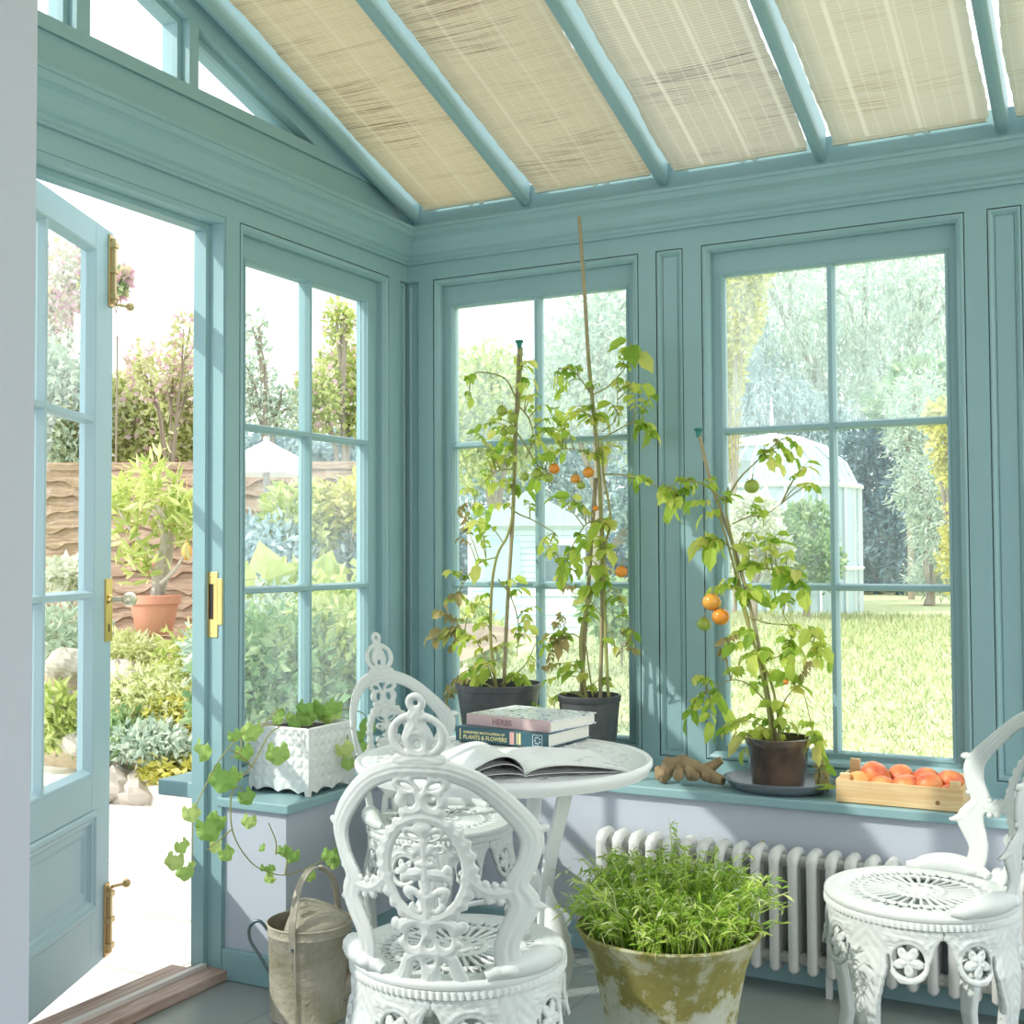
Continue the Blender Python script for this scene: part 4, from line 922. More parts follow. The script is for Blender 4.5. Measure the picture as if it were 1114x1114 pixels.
YC = -.165; pc = at_y(846, 802, YC); pC = Vector((pc.x, YC, .512))
tc3 = thing('tomato_plant', 'tomato plant in a shiny worn pot on a saucer, before the right window', 'potted plant', pC, 0, 'potted tomato plants on the sill')
pot(tc3, pC, .074, .092, .142, PLASTIC2)
tomato_plant(tc3,
 [([(840, 806), (834, 760), (826, 720), (815, 680), (806, 640), (800, 610), (795, 580), (790, 555), (792, 530)], .0055, .003),
  ([(848, 806), (846, 775), (838, 740), (822, 705), (808, 660), (799, 620), (790, 585), (782, 560)], .0045, .003),
  ([(792, 540), (805, 520), (820, 505), (838, 488), (850, 478)], .0032, .0014), ([(797, 570), (815, 562), (832, 560), (850, 548)], .0025, .0013), ([(802, 620), (825, 618), (850, 622), (872, 632)], .0028, .0013), ([(812, 670), (835, 678), (862, 682), (890, 705)], .0028, .0013),
  ([(788, 545), (770, 530), (745, 522), (726, 530)], .0028, .0014), ([(835, 765), (815, 745), (795, 740), (770, 752)], .0026, .0013), ([(845, 790), (855, 760), (872, 750), (885, 800)], .0024, .0012), ([(825, 720), (850, 712), (862, 690), (852, 668)], .0022, .0012), ([(800, 600), (785, 590), (768, 590)], .0024, .0013)],
 [([(846, 812), (823, 690), (800, 600), (775, 530), (760, 470)], .0055, True)],
 [(832, 484, 'g', .8), (845, 478, 'd', .5), (856, 490, 'g', .9), (864, 498, 'g', .9), (878, 508, 'g', .9), (880, 525, 'g', .7), (848, 505, 'g', .7), (836, 500, 'g', .7), (820, 545, 'g', .8), (830, 555, 'g', .7), (820, 580, 'g', .6), (845, 590, 'g', 1.1), (856, 600, 'g', 1.), (838, 582, 'g', .9),
  (770, 580, 'g', 1.2), (762, 588, 'g', 1.2), (775, 596, 'g', 1.2), (765, 560, 'g', 1), (784, 590, 'g', 1), (752, 545, 'g', .8), (745, 525, 'g', .9), (728, 535, 'g', .9), (735, 550, 'g', .9), (775, 525, 'g', .8), (788, 535, 'g', .9),
  (812, 605, 'g', 1.2), (830, 612, 'g', 1.1), (850, 622, 'g', 1.1), (862, 628, 'g', 1.2), (872, 640, 'g', 1.2), (866, 620, 'g', 1.), (845, 634, 'g', 1), (855, 645, 'g', 1), (818, 648, 'g', 1.2), (808, 640, 'g', 1.), (828, 640, 'g', .9),
  (776, 640, 'g', 1), (790, 630, 'g', .9), (800, 700, 'g', 1), (820, 712, 'g', 1.5), (828, 705, 'g', 1.2), (795, 690, 'g', 1), (800, 726, 'g', 1.1), (862, 680, 'g', .8), (880, 684, 'g', 1.), (890, 690, 'g', .9), (898, 704, 'g', .9), (893, 716, 'g', .8), (870, 705, 'g', 1), (862, 700, 'g', 1.1), (852, 712, 'g', .8),
  (858, 722, 'g', 1.1), (868, 745, 'g', 1.3), (858, 735, 'g', 1.), (880, 720, 'd', .6), (765, 735, 'g', 1), (748, 780, 'g', 1.1), (758, 772, 'g', .9), (772, 785, 'g', 1.1), (795, 785, 'g', 1.2), (790, 770, 'g', 1.2), (784, 760, 'g', .9), (808, 802, 'g', 1.2), (812, 795, 'g', 1),
  (840, 765, 'g', 1.1), (830, 780, 'g', 1.1), (850, 780, 'g', .9), (875, 785, 'g', .8), (886, 795, 'g', .9), (890, 810, 'g', 1), (893, 825, 'g', 1.1), (897, 845, 'd', .7), (822, 745, 'g', .9), (815, 690, 'g', .9), (835, 735, 'g', .8), (788, 695, 'd', .6), (785, 705, 'd', .6), (850, 798, 'g', .7)],
 [], YC, pC, .042)
for px, py, r, mt in ((774, 655, .0275, TOM_Y), (784, 671, .026, TOM_O), (766, 679, .021, TOM_G), (818, 529, .022, TOM_G), (855, 742, .008, TOM_O)): set_fruit(tc3, px, py, YC-.045, r, mt)
# saucer with a withered leaf
sc = MB().lathe([(.07, 0), (.122, .001), (.146, .018), (.152, .028), (.159, .029), (.160, .033), (.150, .034), (.143, .026), (.118, .007), (.05, .0055)], 64, capb=True).build('saucer', mat('grey_plant_saucer', (.16, .19, .22), .35), smooth=True)
sc.location = (pC.x, -.160+.0, .502); sc.scale = (1, .86, 1); tag(sc, 'wide grey saucer holding the shiny worn plant pot', 'saucer')
fl_ = MB(); leaf(fl_, Vector((0, 0, 0)), Vector((1, .3, .2)), Vector((-.3, -.5, 1)), .075, .035, .15, .3, .1)
fl_ = fl_.build('fallen_leaf', LEAFY); p = at_z(884, 858, .527); fl_.location = (p.x, p.y, .526); tag(fl_, 'yellowed fallen leaf lying on the grey saucer', 'leaf')

# gnarled roots on the sill
rt = thing('ginger_root', 'brown knobbly root with cut ends lying on the sill left of the saucer', 'root', (1.11, -.205, .502))
def knob(pts, rads, name='root_finger', n=12):
    mb = MB(); mb.tube([Vector(p) for p in pts], rads, n); o = mb.build(name, CUT, rt, smooth=True, world=True); return o
rp_ = lambda px, py, y: at_y(px, py, y)
def RB(*a):
    pts = [rp_(*q[:3]) for q in a]; return pts
body = MB()
for a_, rr in (((RB((722, 848, -.215), (728, 836, -.200), (742, 832, -.19), (758, 838, -.19), (775, 848, -.20), (787, 852, -.21))), [.016, .020, .019, .017, .016, .011]),
               ((RB((760, 843, -.18), (775, 836, -.165), (785, 829, -.16))), [.014, .013, .009]),
               ((RB((730, 832, -.19), (740, 838, -.20), (738, 847, -.225))), [.012, .015, .013]),
               ((RB((716, 838, -.20), (718, 846, -.215), (724, 850, -.228))), [.010, .014, .012]),
               ((RB((748, 836, -.19), (752, 845, -.22), (752, 850, -.228))), [.012, .014, .012])):
    body.tube(a_, [q*1.22 for q in rr], 12)
for q in ((720, 845, -.226, .013), (738, 846, -.238, .013), (757, 847, -.236, .010), (727, 832, -.19, .014), (745, 830, -.185, .013), (768, 847, -.22, .012)): body.ball(rp_(*q[:3]), q[3]*1.3, n=12, fn=lambda th, a: 1+.08*math.sin(a*3+th*4))
zmin = min(v[2] for v in body.v); body.v = [(v[0], v[1], v[2]-zmin+.503) for v in body.v]
bo_ = body.build('root_body', CUT, rt, smooth=True, world=True)

# ------------------------------------------------------------------ basket planter on the left sill
PC = Vector((.108, -.742, .503))
pln = thing('planter', 'white square basket-weave planter with trailing leafy stems, on the left sill', 'planter', PC)
wv = bpy.data.materials.new('white_glazed_basket_ware'); wv.use_nodes = True; b = wv.node_tree.nodes['Principled BSDF']; b.inputs['Base Color'].default_value = (.80, .81, .80, 1); b.inputs['Roughness'].default_value = .35
ca = Vector((.0, 0, 0))
mbp = MB(); half0, half1, H = .108, .106, .186
yaw_p = math.radians(-1)
def sq(h, z, k): return None
def face_pt(side, s, z, off):
    t = z/H; h = half0+(half1-half0)*t
    x, y = s*(h+off), -(h+off)
    a = side*PI/2+yaw_p; return (x*math.cos(a)-y*math.sin(a), x*math.sin(a)+y*math.cos(a), z)
for side in range(4):
    nx, nz = 56, 44; vs = []
    for j in range(nz+1):
        for i in range(nx+1):
            s = -1+2*i/nx; z = H*(.10+.90*j/nz) if j else H*(.03+.06*abs(math.sin(s*PI*1.5)) if abs(s) < .86 else 0)
            u, v_ = s*half0*100, z*100
            w1 = math.sin((u+v_)*1.05); w2 = math.sin((u-v_)*1.05)
            off = .0045*max(w1*w1, w2*w2)*(1 if (math.sin((u+v_)*1.05)*math.sin((u-v_)*1.05)) > 0 else .4)
            if j >= nz-1: off = .004
            if abs(s) > .93: off = .003
            vs.append(face_pt(side, s, z, off))
    mbp.add(vs, [(j*(nx+1)+i, j*(nx+1)+i+1, (j+1)*(nx+1)+i+1, (j+1)*(nx+1)+i) for j in range(nz) for i in range(nx)])
    vs = []
    for i in range(2):
        for z, o in ((H, .004), (H+.003, .002), (H+.003, -.008), (H-.02, -.010)): vs.append(face_pt(side, -1 if i == 0 else 1, z, o) if o >= 0 else face_pt(side, (-1 if i == 0 else 1)*(1+o/half1), z, o))
    mbp.add(vs, [(j, j+1, j+5, j+4) for j in range(3)])
mbp.build('basket_pot', wv, pln, smooth=True)
so_ = MB(); a = yaw_p
so_.add([(h1*.099*math.cos(a)-h2*.099*math.sin(a), h1*.099*math.sin(a)+h2*.099*math.cos(a), H-.012) for h1, h2 in ((-1, -1), (1, -1), (1, 1), (-1, 1))], [(0, 1, 2, 3)])
so_.build('compost', SOIL, pln)
so2 = MB(); so2.add([(h1*.105*math.cos(a)-h2*.105*math.sin(a), h1*.105*math.sin(a)+h2*.105*math.cos(a), .012) for h1, h2 in ((-1, -1), (1, -1), (1, 1), (-1, 1))], [(3, 2, 1, 0)]); so2.build('base', wv, pln)
def lobed(mb, P, Nn, up, R):
    Nn = Nn.normalized(); A = (up-Nn*up.dot(Nn)).normalized(); B = Nn.cross(A); n = 25; vs = [P+A*(R*-.55)]
    for k in range(n):
        a = -PI*.86+2*PI*.86*k/(n-1); r = R*(.80+.20*abs(math.cos(a*2.5))**.7+.03*math.cos(a*17))
        vs.append(P+A*(math.cos(a)*r)+B*(math.sin(a)*r)+Nn*(R*.16*math.cos(a*5)-R*.10))
    mid = [P+A*(math.cos(-PI*.86+2*PI*.86*k/(n-1))*R*.45)+B*(math.sin(-PI*.86+2*PI*.86*k/(n-1))*R*.45)+Nn*(R*.12) for k in range(n)]
    o = 1+n; vs += mid; fs = []
    for k in range(n-1): fs += [(1+k, 2+k, o+k+1, o+k), (0, o+k, o+k+1)]
    mb.add(vs, fs)
gst, glf = MB(), MB(); trail = []
def xat(px, py, X):
    d = ray(px, py); return CAM+d*((X-CAM.x)/d.x)
stems_px = [[(300, 788, .12), (285, 790, .14), (262, 800, .19), (240, 825, .23), (222, 858, .25), (211, 885, .25), (209, 925, .25), (210, 941, .25)],
            [(305, 790, .14), (292, 800, .17), (275, 832, .22), (254, 858, .25), (251, 890, .26), (257, 915, .27), (273, 938, .28), (290, 948, .30), (310, 952, .32), (335, 944, .34), (358, 932, .36)],
            [(251, 903, .26), (243, 910, .26), (225, 925, .25)], [(275, 835, .22), (262, 822, .21), (250, 815, .21)], [(254, 858, .25), (262, 856, .26), (266, 868, .26)], [(300, 930, .30), (300, 915, .3), (292, 895, .29)],
            [(310, 952, .32), (312, 935, .32), (309, 918, .31)], [(340, 790, .13), (335, 775, .14), (340, 765, .14)], [(350, 785, .13), (372, 772, .16), (395, 776, .18), (400, 790, .19)], [(285, 790, .14), (300, 775, .13), (308, 770, .12)],
            [(370, 790, .14), (378, 800, .22), (378, 830, .24)], [(340, 788, .13), (322, 782, .12)], [(262, 800, .19), (262, 815, .20), (250, 825, .21)]]
for path in stems_px:
    pts = [tuple(xat(*q)) for q in path]; sp3 = spline(pts, 4); k = len(sp3); gst.tube(sp3, [.0022-.0010*i/k for i in range(k)], 6)
for (px, py, X, R, *bb) in [(220, 816, .22, .026, 1), (243, 846, .24, .032), (258, 843, .24, .014), (302, 819, .235, .028), (272, 797, .19, .022), (265, 818, .2, .022), (278, 793, .18, .020), (208, 884, .25, .020), (228, 900, .25, .030), (236, 892, .25, .022), (246, 928, .25, .018, 1), (235, 920, .25, .016, 1),
                          (198, 920, .25, .017), (190, 936, .25, .020), (201, 948, .25, .019), (209, 940, .25, .008), (268, 866, .27, .020), (271, 893, .28, .017), (318, 930, .32, .018, 1), (308, 925, .31, .014, 1), (291, 945, .3, .018, 1), (294, 955, .3, .014), (285, 922, .3, .010, 1),
                          (359, 930, .36, .020), (363, 938, .36, .016), (337, 952, .34, .015), (331, 770, .13, .022), (333, 779, .13, .026), (349, 772, .14, .028, 1), (352, 782, .14, .026, 1), (364, 768, .15, .022, 1), (363, 780, .15, .024), (321, 786, .13, .018), (341, 768, .12, .018), (316, 780, .1, .014), (305, 775, .12, .012),
                          (375, 815, .25, .024), (379, 830, .25, .018), (387, 800, .22, .024), (392, 815, .23, .022), (400, 790, .19, .022), (302, 782, .15, .014), (255, 800, .19, .016)]:
    P = xat(px, py, X); tilt = .9 if bb else .45
    lobed(glf, P, (CAM-P).normalized()+rv(tilt*.45), Vector((rnd.uniform(-.8, .8), rnd.uniform(-.5, .5), -1)), R*1.22)
gst.build('trailing_stems', STEM, pln, smooth=True, world=True); glf.build('foliage', GERAN, pln, world=True)

# ------------------------------------------------------------------ watering can
GALV = mat('weathered_galvanised_metal', (.46, .42, .35), .55, .15, noise=(18, .45, (.30, .27, .20)), bump=(70, .35))
GALV2 = mat('dark_steel_rod', (.12, .17, .18), .4, .8)
wc = thing('watering_can', 'old galvanised watering can on the floor left of the front chair', 'watering can', (.372, -1.055, 0))
can = MB(); fn_ = lambda a, z: 1.0
R0c, R1c, Hc = .099, .1075, .236
can.lathe([(R0c-.004, .004), (R0c+.001, 0), (R0c+.003, .004), (R0c, .010), (R1c-.002, Hc-.026), (R1c+.001, Hc-.022), (R1c-.001, Hc-.018), (R1c, Hc-.002), (R1c+.003, Hc), (R1c, Hc+.003), (R1c-.003, Hc), (R1c-.004, Hc-.03), (R0c-.004, .03), (.001, .022)], 64, fn=lambda a, z: 1+(.006 if z < Hc-.004 else 0)*math.sin(a*2+1)*math.sin(z*20))
can.build('can_body', mat('mossy_galvanised_metal', (.50, .45, .38), .6, .1, noise=(13, .4, (.30, .28, .18)), bump=(60, .5)), wc, smooth=True)
# half hood over the right side of the opening
vs = []; A0 = math.radians(-62)-math.radians(28); n1_ = 24; n2_ = 10
for i in range(n1_+1):
    a = A0+math.radians(205)*i/n1_
    for j in range(n2_+1):
        t = j/n2_; rr = (R1c-.001)*(1-t); zz = Hc+.052*math.sin(t*PI/2)**.8
        cx, cy = -.030*t, -.000*t
        vs.append((rr*math.cos(a)+cx, rr*math.sin(a)+cy, zz))
hd = MB().add(vs, [(i*(n2_+1)+j, (i+1)*(n2_+1)+j, (i+1)*(n2_+1)+j+1, i*(n2_+1)+j+1) for i in range(n1_) for j in range(n2_)]); ho = hd.build('hood', GALV, wc, smooth=True)
sm_ = ho.modifiers.new('thickness', 'SOLIDIFY'); sm_.thickness = .002
# carrying handle arching across, side loop handle, spout with brace
rdir = Vector((.97, .25, 0)).normalized(); ndir = Vector((-.25, .97, 0))
def ws(u, w, z): p = rdir*u+ndir*w; return (p.x, p.y, z)
hb = MB(); pts = spline([ws(0, -R1c-.001, Hc-.045), ws(0.0, -R1c-.001, Hc+.03), ws(.002, -.072, Hc+.105), ws(.012, -.02, Hc+.138), ws(.026, .035, Hc+.125), ws(.036, .075, Hc+.085), ws(.040, .096, Hc+.02), ws(.040, R1c-.006, Hc-.03)], 6)
vs = []
for i, p in enumerate(pts):
    for (dx, dn) in ((-.009, -.0018), (.009, -.0018), (.009, .0018), (-.009, .0018)):
        q = Vector(p)+rdir*dx; nn = Vector(pts[min(i+1, len(pts)-1)])-Vector(pts[max(i-1, 0)]); nn = nn.cross(rdir).normalized(); vs.append(q+nn*dn)
hb.add(vs, [(i*4+j, i*4+(j+1) % 4, i*4+4+(j+1) % 4, i*4+4+j) for i in range(len(pts)-1) for j in range(4)]); hb.build('carrying_handle', GALV, wc, smooth=True)
gr = MB(); gr.tube(pts[22:38], .0075, 10); gr.build('handle_grip', GALV, wc, smooth=True)
MB().tube(spline([ws(-R1c+.002, -.01, Hc-.035), ws(-R1c-.026, -.012, Hc-.006), ws(-R1c-.052, -.014, Hc-.020), ws(-R1c-.052, -.014, Hc-.055), ws(-R1c-.022, -.012, Hc-.10), ws(-R0c-.002, -.01, Hc-.145)], 6), .0042, 10).build('side_handle', GALV2, wc, smooth=True)
sptr = MB(); sptr.tube([ws(R0c-.012, .01, .055), ws(R0c+.04, .014, .12), ws(R0c+.11, .02, .205), ws(R0c+.15, .024, .25)], [.028, .022, .015, .013], 16); sptr.build('spout', GALV, wc, smooth=True)
MB().tube([ws(R1c-.002, .01, Hc-.028), ws(R1c+.075, .015, Hc-.022)], .0035, 8).build('spout_brace', GALV2, wc, smooth=True)
MB().box(-.002, .002, -.001, .001, 0, Hc-.03, lambda x, y, z: ws(.006+x, -R0c-(R1c-R0c)*z/Hc-.0035+y, z+.01)).build('seam', GALV, wc)
for zz in (Hc-.04,): MB().ball(ws(0, -R1c-.003, zz), .004, n=8).build('rivet', GALV2, wc)

# ------------------------------------------------------------------ mossy pot of herbs
MOSS = bpy.data.materials.new('mossy_stoneware'); MOSS.use_nodes = True; nt = MOSS.node_tree; N = nt.nodes; L = nt.links; b = N['Principled BSDF']; b.inputs['Roughness'].default_value = .9
tc = N.new('ShaderNodeTexCoord'); n1 = N.new('ShaderNodeTexNoise'); n1.inputs['Scale'].default_value = 11; n1.inputs['Detail'].default_value = 9; n1.inputs['Roughness'].default_value = .7; L.new(tc.outputs['Object'], n1.inputs['Vector'])
sep = N.new('ShaderNodeSeparateXYZ'); L.new(tc.outputs['Object'], sep.inputs[0])
mr = N.new('ShaderNodeMapRange'); mr.inputs[1].default_value = .20; mr.inputs[2].default_value = .36; mr.inputs[3].default_value = -.20; mr.inputs[4].default_value = .10; L.new(sep.outputs[2], mr.inputs[0])
ad = N.new('ShaderNodeMath'); L.new(n1.outputs['Fac'], ad.inputs[0]); L.new(mr.outputs[0], ad.inputs[1])
cr = N.new('ShaderNodeValToRGB'); e = cr.color_ramp.elements; e[0].position = .34; e[0].color = (.50, .52, .43, 1); e[1].position = .66; e[1].color = (.42, .42, .28, 1)
q = e.new(.42); q.color = (.42, .42, .28, 1); q = e.new(.47); q.color = (.23, .21, .05, 1); q = e.new(.58); q.color = (.27, .25, .08, 1)
L.new(ad.outputs[0], cr.inputs[0]); L.new(cr.outputs[0], b.inputs['Base Color'])
bp = N.new('ShaderNodeBump'); bp.inputs['Strength'].default_value = .5; bp.inputs['Distance'].default_value = .006; L.new(n1.outputs['Fac'], bp.inputs['Height']); L.new(bp.outputs[0], b.inputs['Normal'])
pp = at_z(728, 1010, .40); ppl = (pp.x, pp.y, 0)
hp_ = thing('herb_pot', 'wide mossy stoneware pot overflowing with feathery green herbs, in front of the radiator', 'potted plant', ppl)
PR = .188
MB().lathe([(.108, 0), (.112, .004), (.122, .10), (.133, .20), (.143, .26), (.158, .33), (.176, .375), (PR+.002, .397), (PR+.005, .404), (PR, .408), (PR-.010, .400), (.165, .375), (.15, .34)], 72, fn=lambda a, z: 1+.006*math.sin(a*3+z*9)).build('stoneware_pot', MOSS, hp_, smooth=True)
MB().lathe([(.001, .372), (.08, .370), (.168, .366)], 32, fn=lambda a, z: 1+.03*math.sin(a*6)).build('compost', SOIL, hp_, smooth=True)
hm = MB(); hs = MB()
for k in range(620):
    a = rnd.uniform(0, 2*PI); r = .155*math.sqrt(rnd.random()); base = Vector((r*math.cos(a), r*math.sin(a), .368))
    out = Vector((math.cos(a), math.sin(a), 0))*(r/.155); tall = rnd.uniform(.07, .155)*(1.15 if math.sin(a) > .1 else .95)
    if rnd.random() < .04: tall *= 1.35
    tip = base+out*rnd.uniform(.02, .085)+Vector((rnd.gauss(0, .02), rnd.gauss(0, .02), tall)); midp = base.lerp(tip, .5)+Vector((0, 0, tall*.22))-out*.01
    pts = [base, base.lerp(midp, .5), midp, midp.lerp(tip, .55), tip-Vector((0, 0, rnd.uniform(0, .025)))]
    hs.tube(pts, [.0016, .0015, .0013, .001, .0006], 3, False)
    for j in range(rnd.randint(6, 10)):
        t = rnd.uniform(.45, 1); q = midp.lerp(pts[-1], (t-.45)/.55)
        d = Vector((rnd.gauss(0, 1), rnd.gauss(0, 1), rnd.gauss(.15, .6))).normalized()
        l = rnd.uniform(.014, .038); w = rnd.uniform(.003, .0065)
        S = d.cross(rv()).normalized()*w*.5
        hm.add([q, q+d*l*.5+S, q+d*l-Vector((0, 0, l*.2)), q+d*l*.5-S], [(0, 1, 2, 3)])
hs.build('stems', CHERVIL, hp_); hm.build('foliage', CHERVIL, hp_)
# ------------------------------------------------------------------ garden
def foliage_mat(name, cs, tr=.35):
    return mat(name, cs[1], .6, rand=[(0, cs[0]), (.5, cs[1]), (1, cs[2])], trans=tr)
FM = {
 'lime': foliage_mat('lime_leaves', [(.32, .44, .10), (.58, .64, .20), (.78, .80, .42)]),
 'hedge': foliage_mat('hedge_leaves', [(.46, .54, .20), (.70, .74, .38), (.88, .88, .66)], .5),
 'yellow': foliage_mat('yellow_leaves', [(.45, .46, .08), (.66, .62, .14), (.80, .76, .35)]),
 'green': foliage_mat('green_leaves', [(.14, .28, .12), (.30, .46, .20), (.50, .60, .34)]),
 'grey': foliage_mat('grey_green_leaves', [(.34, .46, .38), (.54, .64, .52), (.74, .80, .66)]),
 'blue': foliage_mat('blue_green_leaves', [(.24, .38, .44), (.42, .56, .60), (.64, .74, .74)]),
 'dark': foliage_mat('dark_leaves', [(.05, .12, .16), (.10, .19, .25), (.20, .30, .34)]),
 'pink': foliage_mat('pink_blossom', [(.66, .40, .50), (.82, .62, .70), (.50, .55, .22)]),
 'white': foliage_mat('pale_leaves', [(.55, .60, .45), (.72, .75, .62), (.85, .86, .80)]),
}
def leaves_np(n, blobs, size, aspect=.45, shell=.35, droop=0.):
    """n rhombic folded leaves spread through ellipsoid blobs [(x,y,z,rx,ry,rz)]"""
    B = np.array(blobs, float); vol = (B[:, 3]*B[:, 4]*B[:, 5])**.67; pick = nr.choice(len(B), n, p=vol/vol.sum()); b = B[pick]
    d = nr.normal(size=(n, 3)); d /= np.linalg.norm(d, axis=1, keepdims=True); r = shell+(1-shell)*nr.rand(n, 1)**.5
    r *= 1+.16*np.sin(d[:, :1]*5+b[:, :1]*3)*np.sin(d[:, 1:2]*4+1)
    P = b[:, :3]+d*r*b[:, 3:6]
    t = d*.6+nr.normal(size=(n, 3))*.7; t[:, 2] -= droop; t /= np.linalg.norm(t, axis=1, keepdims=True)
    s = np.cross(t, nr.normal(size=(n, 3))); s /= np.linalg.norm(s, axis=1, keepdims=True); nn = np.cross(s, t)
    L_ = size*(.6+.8*nr.rand(n, 1)); w = L_*aspect*.5
    V = np.stack([P, P+t*L_*.45+s*w+nn*w*.3, P+t*L_, P+t*L_*.45-s*w+nn*w*.3], 1).reshape(-1, 3)
    i = np.arange(n)*4
    return V.tolist(), np.stack([i, i+1, i+2, i+3], 1).tolist()
def plant(name, label, cat, base, blobs, n, size, mt, trunk=True, group=None, aspect=.45, shell=.35, droop=0., flowers=None, tr_r=.03):
    base = Vector(base); root = thing(name, label, cat, base, 0, group)
    bl = [(b[0]-base.x, b[1]-base.y, b[2]-base.z, *b[3:]) for b in blobs]
    v, f = leaves_np(n, bl, size, aspect, shell, droop); raw('foliage', v, f, FM[mt], root)
    if flowers:
        v, f = leaves_np(flowers[0], bl, flowers[1], .9, .85); raw('blossom', v, f, FM[flowers[2]], root)
    if trunk:
        mb = MB(); c0 = Vector(bl[0][:3])
        zl = min(max(b[2]-b[5]*.9, .05) for b in bl); xm = sum(b[0] for b in bl)/len(bl); ym = sum(b[1] for b in bl)/len(bl)+tr_r*2
        hub = Vector((xm*.6, ym*.6+tr_r, max(zl*.9, .04))); mb.tube([Vector((0, 0, -.05)), hub*.5, hub], [tr_r, tr_r*.85, tr_r*.7], 8)
        for b in bl:
            c = Vector(b[:3]); f1 = hub
            mb.tube([hub*.8, f1.lerp(c, .4), f1.lerp(c, .7)+rv(.02), c], [tr_r*.5, tr_r*.4, tr_r*.28, tr_r*.12], 6)
            for k in range(4):
                e = c+Vector((rnd.uniform(-.7, .7)*b[3], rnd.uniform(-.7, .7)*b[4], rnd.uniform(-.2, .7)*b[5])); mb.tube([f1.lerp(c, rnd.uniform(.3, .9)), c.lerp(e, .5)+rv(.02), e], [tr_r*.4, tr_r*.25, tr_r*.1], 5)
        mb.build('trunk', BARK, root, smooth=True)
    return root

# ground
GR = bpy.data.materials.new('mown_lawn'); GR.use_nodes = True; nt = GR.node_tree; N = nt.nodes; L = nt.links; b = N['Principled BSDF']; b.inputs['Roughness'].default_value = .9
tc = N.new('ShaderNodeTexCoord'); n1 = N.new('ShaderNodeTexNoise'); n1.inputs['Scale'].default_value = 9; n1.inputs['Detail'].default_value = 12; n1.inputs['Roughness'].default_value = .8; L.new(tc.outputs['Object'], n1.inputs['Vector'])
cr = N.new('ShaderNodeValToRGB'); e = cr.color_ramp.elements; e[0].position = .34; e[0].color = (.30, .34, .14, 1); e[1].position = .62; e[1].color = (.62, .63, .42, 1); q = e.new(.48); q.color = (.48, .52, .27, 1)
L.new(n1.outputs['Fac'], cr.inputs[0]); L.new(cr.outputs[0], b.inputs['Base Color'])
gr_ = MB(); gr_.box(-60, 60, -8, 90, -.6, -.14)
o = struct(gr_.build('ground', GR)); o.name = 'ground_lawn'
PAV = bpy.data.materials.new('pale_stone_paving'); PAV.use_nodes = True; nt = PAV.node_tree; N = nt.nodes; L = nt.links; b = N['Principled BSDF']; b.inputs['Roughness'].default_value = .8
tc = N.new('ShaderNodeTexCoord'); br = N.new('ShaderNodeTexBrick'); br.inputs['Scale'].default_value = 1; br.inputs['Brick Width'].default_value = .6; br.inputs['Row Height'].default_value = .45; br.inputs['Mortar Size'].default_value = .008
br.inputs['Color1'].default_value = (.74, .70, .66, 1); br.inputs['Color2'].default_value = (.68, .65, .60, 1); br.inputs['Mortar'].default_value = (.45, .42, .38, 1)
L.new(tc.outputs['Object'], br.inputs['Vector']); L.new(br.outputs[0], b.inputs['Base Color'])
o = struct(MB().box(-7, -.1, -8, 1.10, -.3, -.06).build('patio', PAV))
KST = mat('rough_garden_stone', (.42, .38, .33), .9, noise=(6, .6, (.58, .52, .45)), bump=(14, 1.))
kb_ = struct(MB().box(-7, -1.5, .93, 1.10, -.08, .04).build('patio_kerb', mat('pale_kerb_stone', (.72, .66, .62), .8, noise=(8, .6, (.6, .56, .52))), bevel=.012))
struct(MB().box(-7, -1.5, 1.10, 1.16, -.3, .015).build('gravel_strip', mat('grey_gravel', (.35, .35, .36), .9, noise=(90, .3, (.6, .6, .62)), bump=(120, 1.))))
# raised rockery bed
EARTH = mat('bed_earth', (.34, .25, .17), .95, noise=(9, .6, (.50, .38, .26)), bump=(25, 1.))
def hz(x, y):
    t = min(max((y-1.16)/.55, 0), 1); return .03+.55*t*t*(3-2*t)+.05*math.sin(x*2.3+y*3)+.03*math.sin(x*5.1)
mb = MB(); nx, ny = 70, 30; x0, x1, y0, y1 = -7, -1.5, 1.16, 4.6
mb.add([(x0+(x1-x0)*i/nx, y0+(y1-y0)*j/ny, hz(x0+(x1-x0)*i/nx, y0+(y1-y0)*j/ny)) for j in range(ny+1) for i in range(nx+1)], [(j*(nx+1)+i, j*(nx+1)+i+1, (j+1)*(nx+1)+i+1, (j+1)*(nx+1)+i) for j in range(ny) for i in range(nx)])
vs0 = [(x0+(x1-x0)*i/nx, y0, -.2) for i in range(nx+1)]; off = len(mb.v); mb.add(vs0, []); mb.f += [(i, i+1, off+i+1, off+i) for i in range(nx)]
struct(mb.build('garden_bed', EARTH, smooth=True))
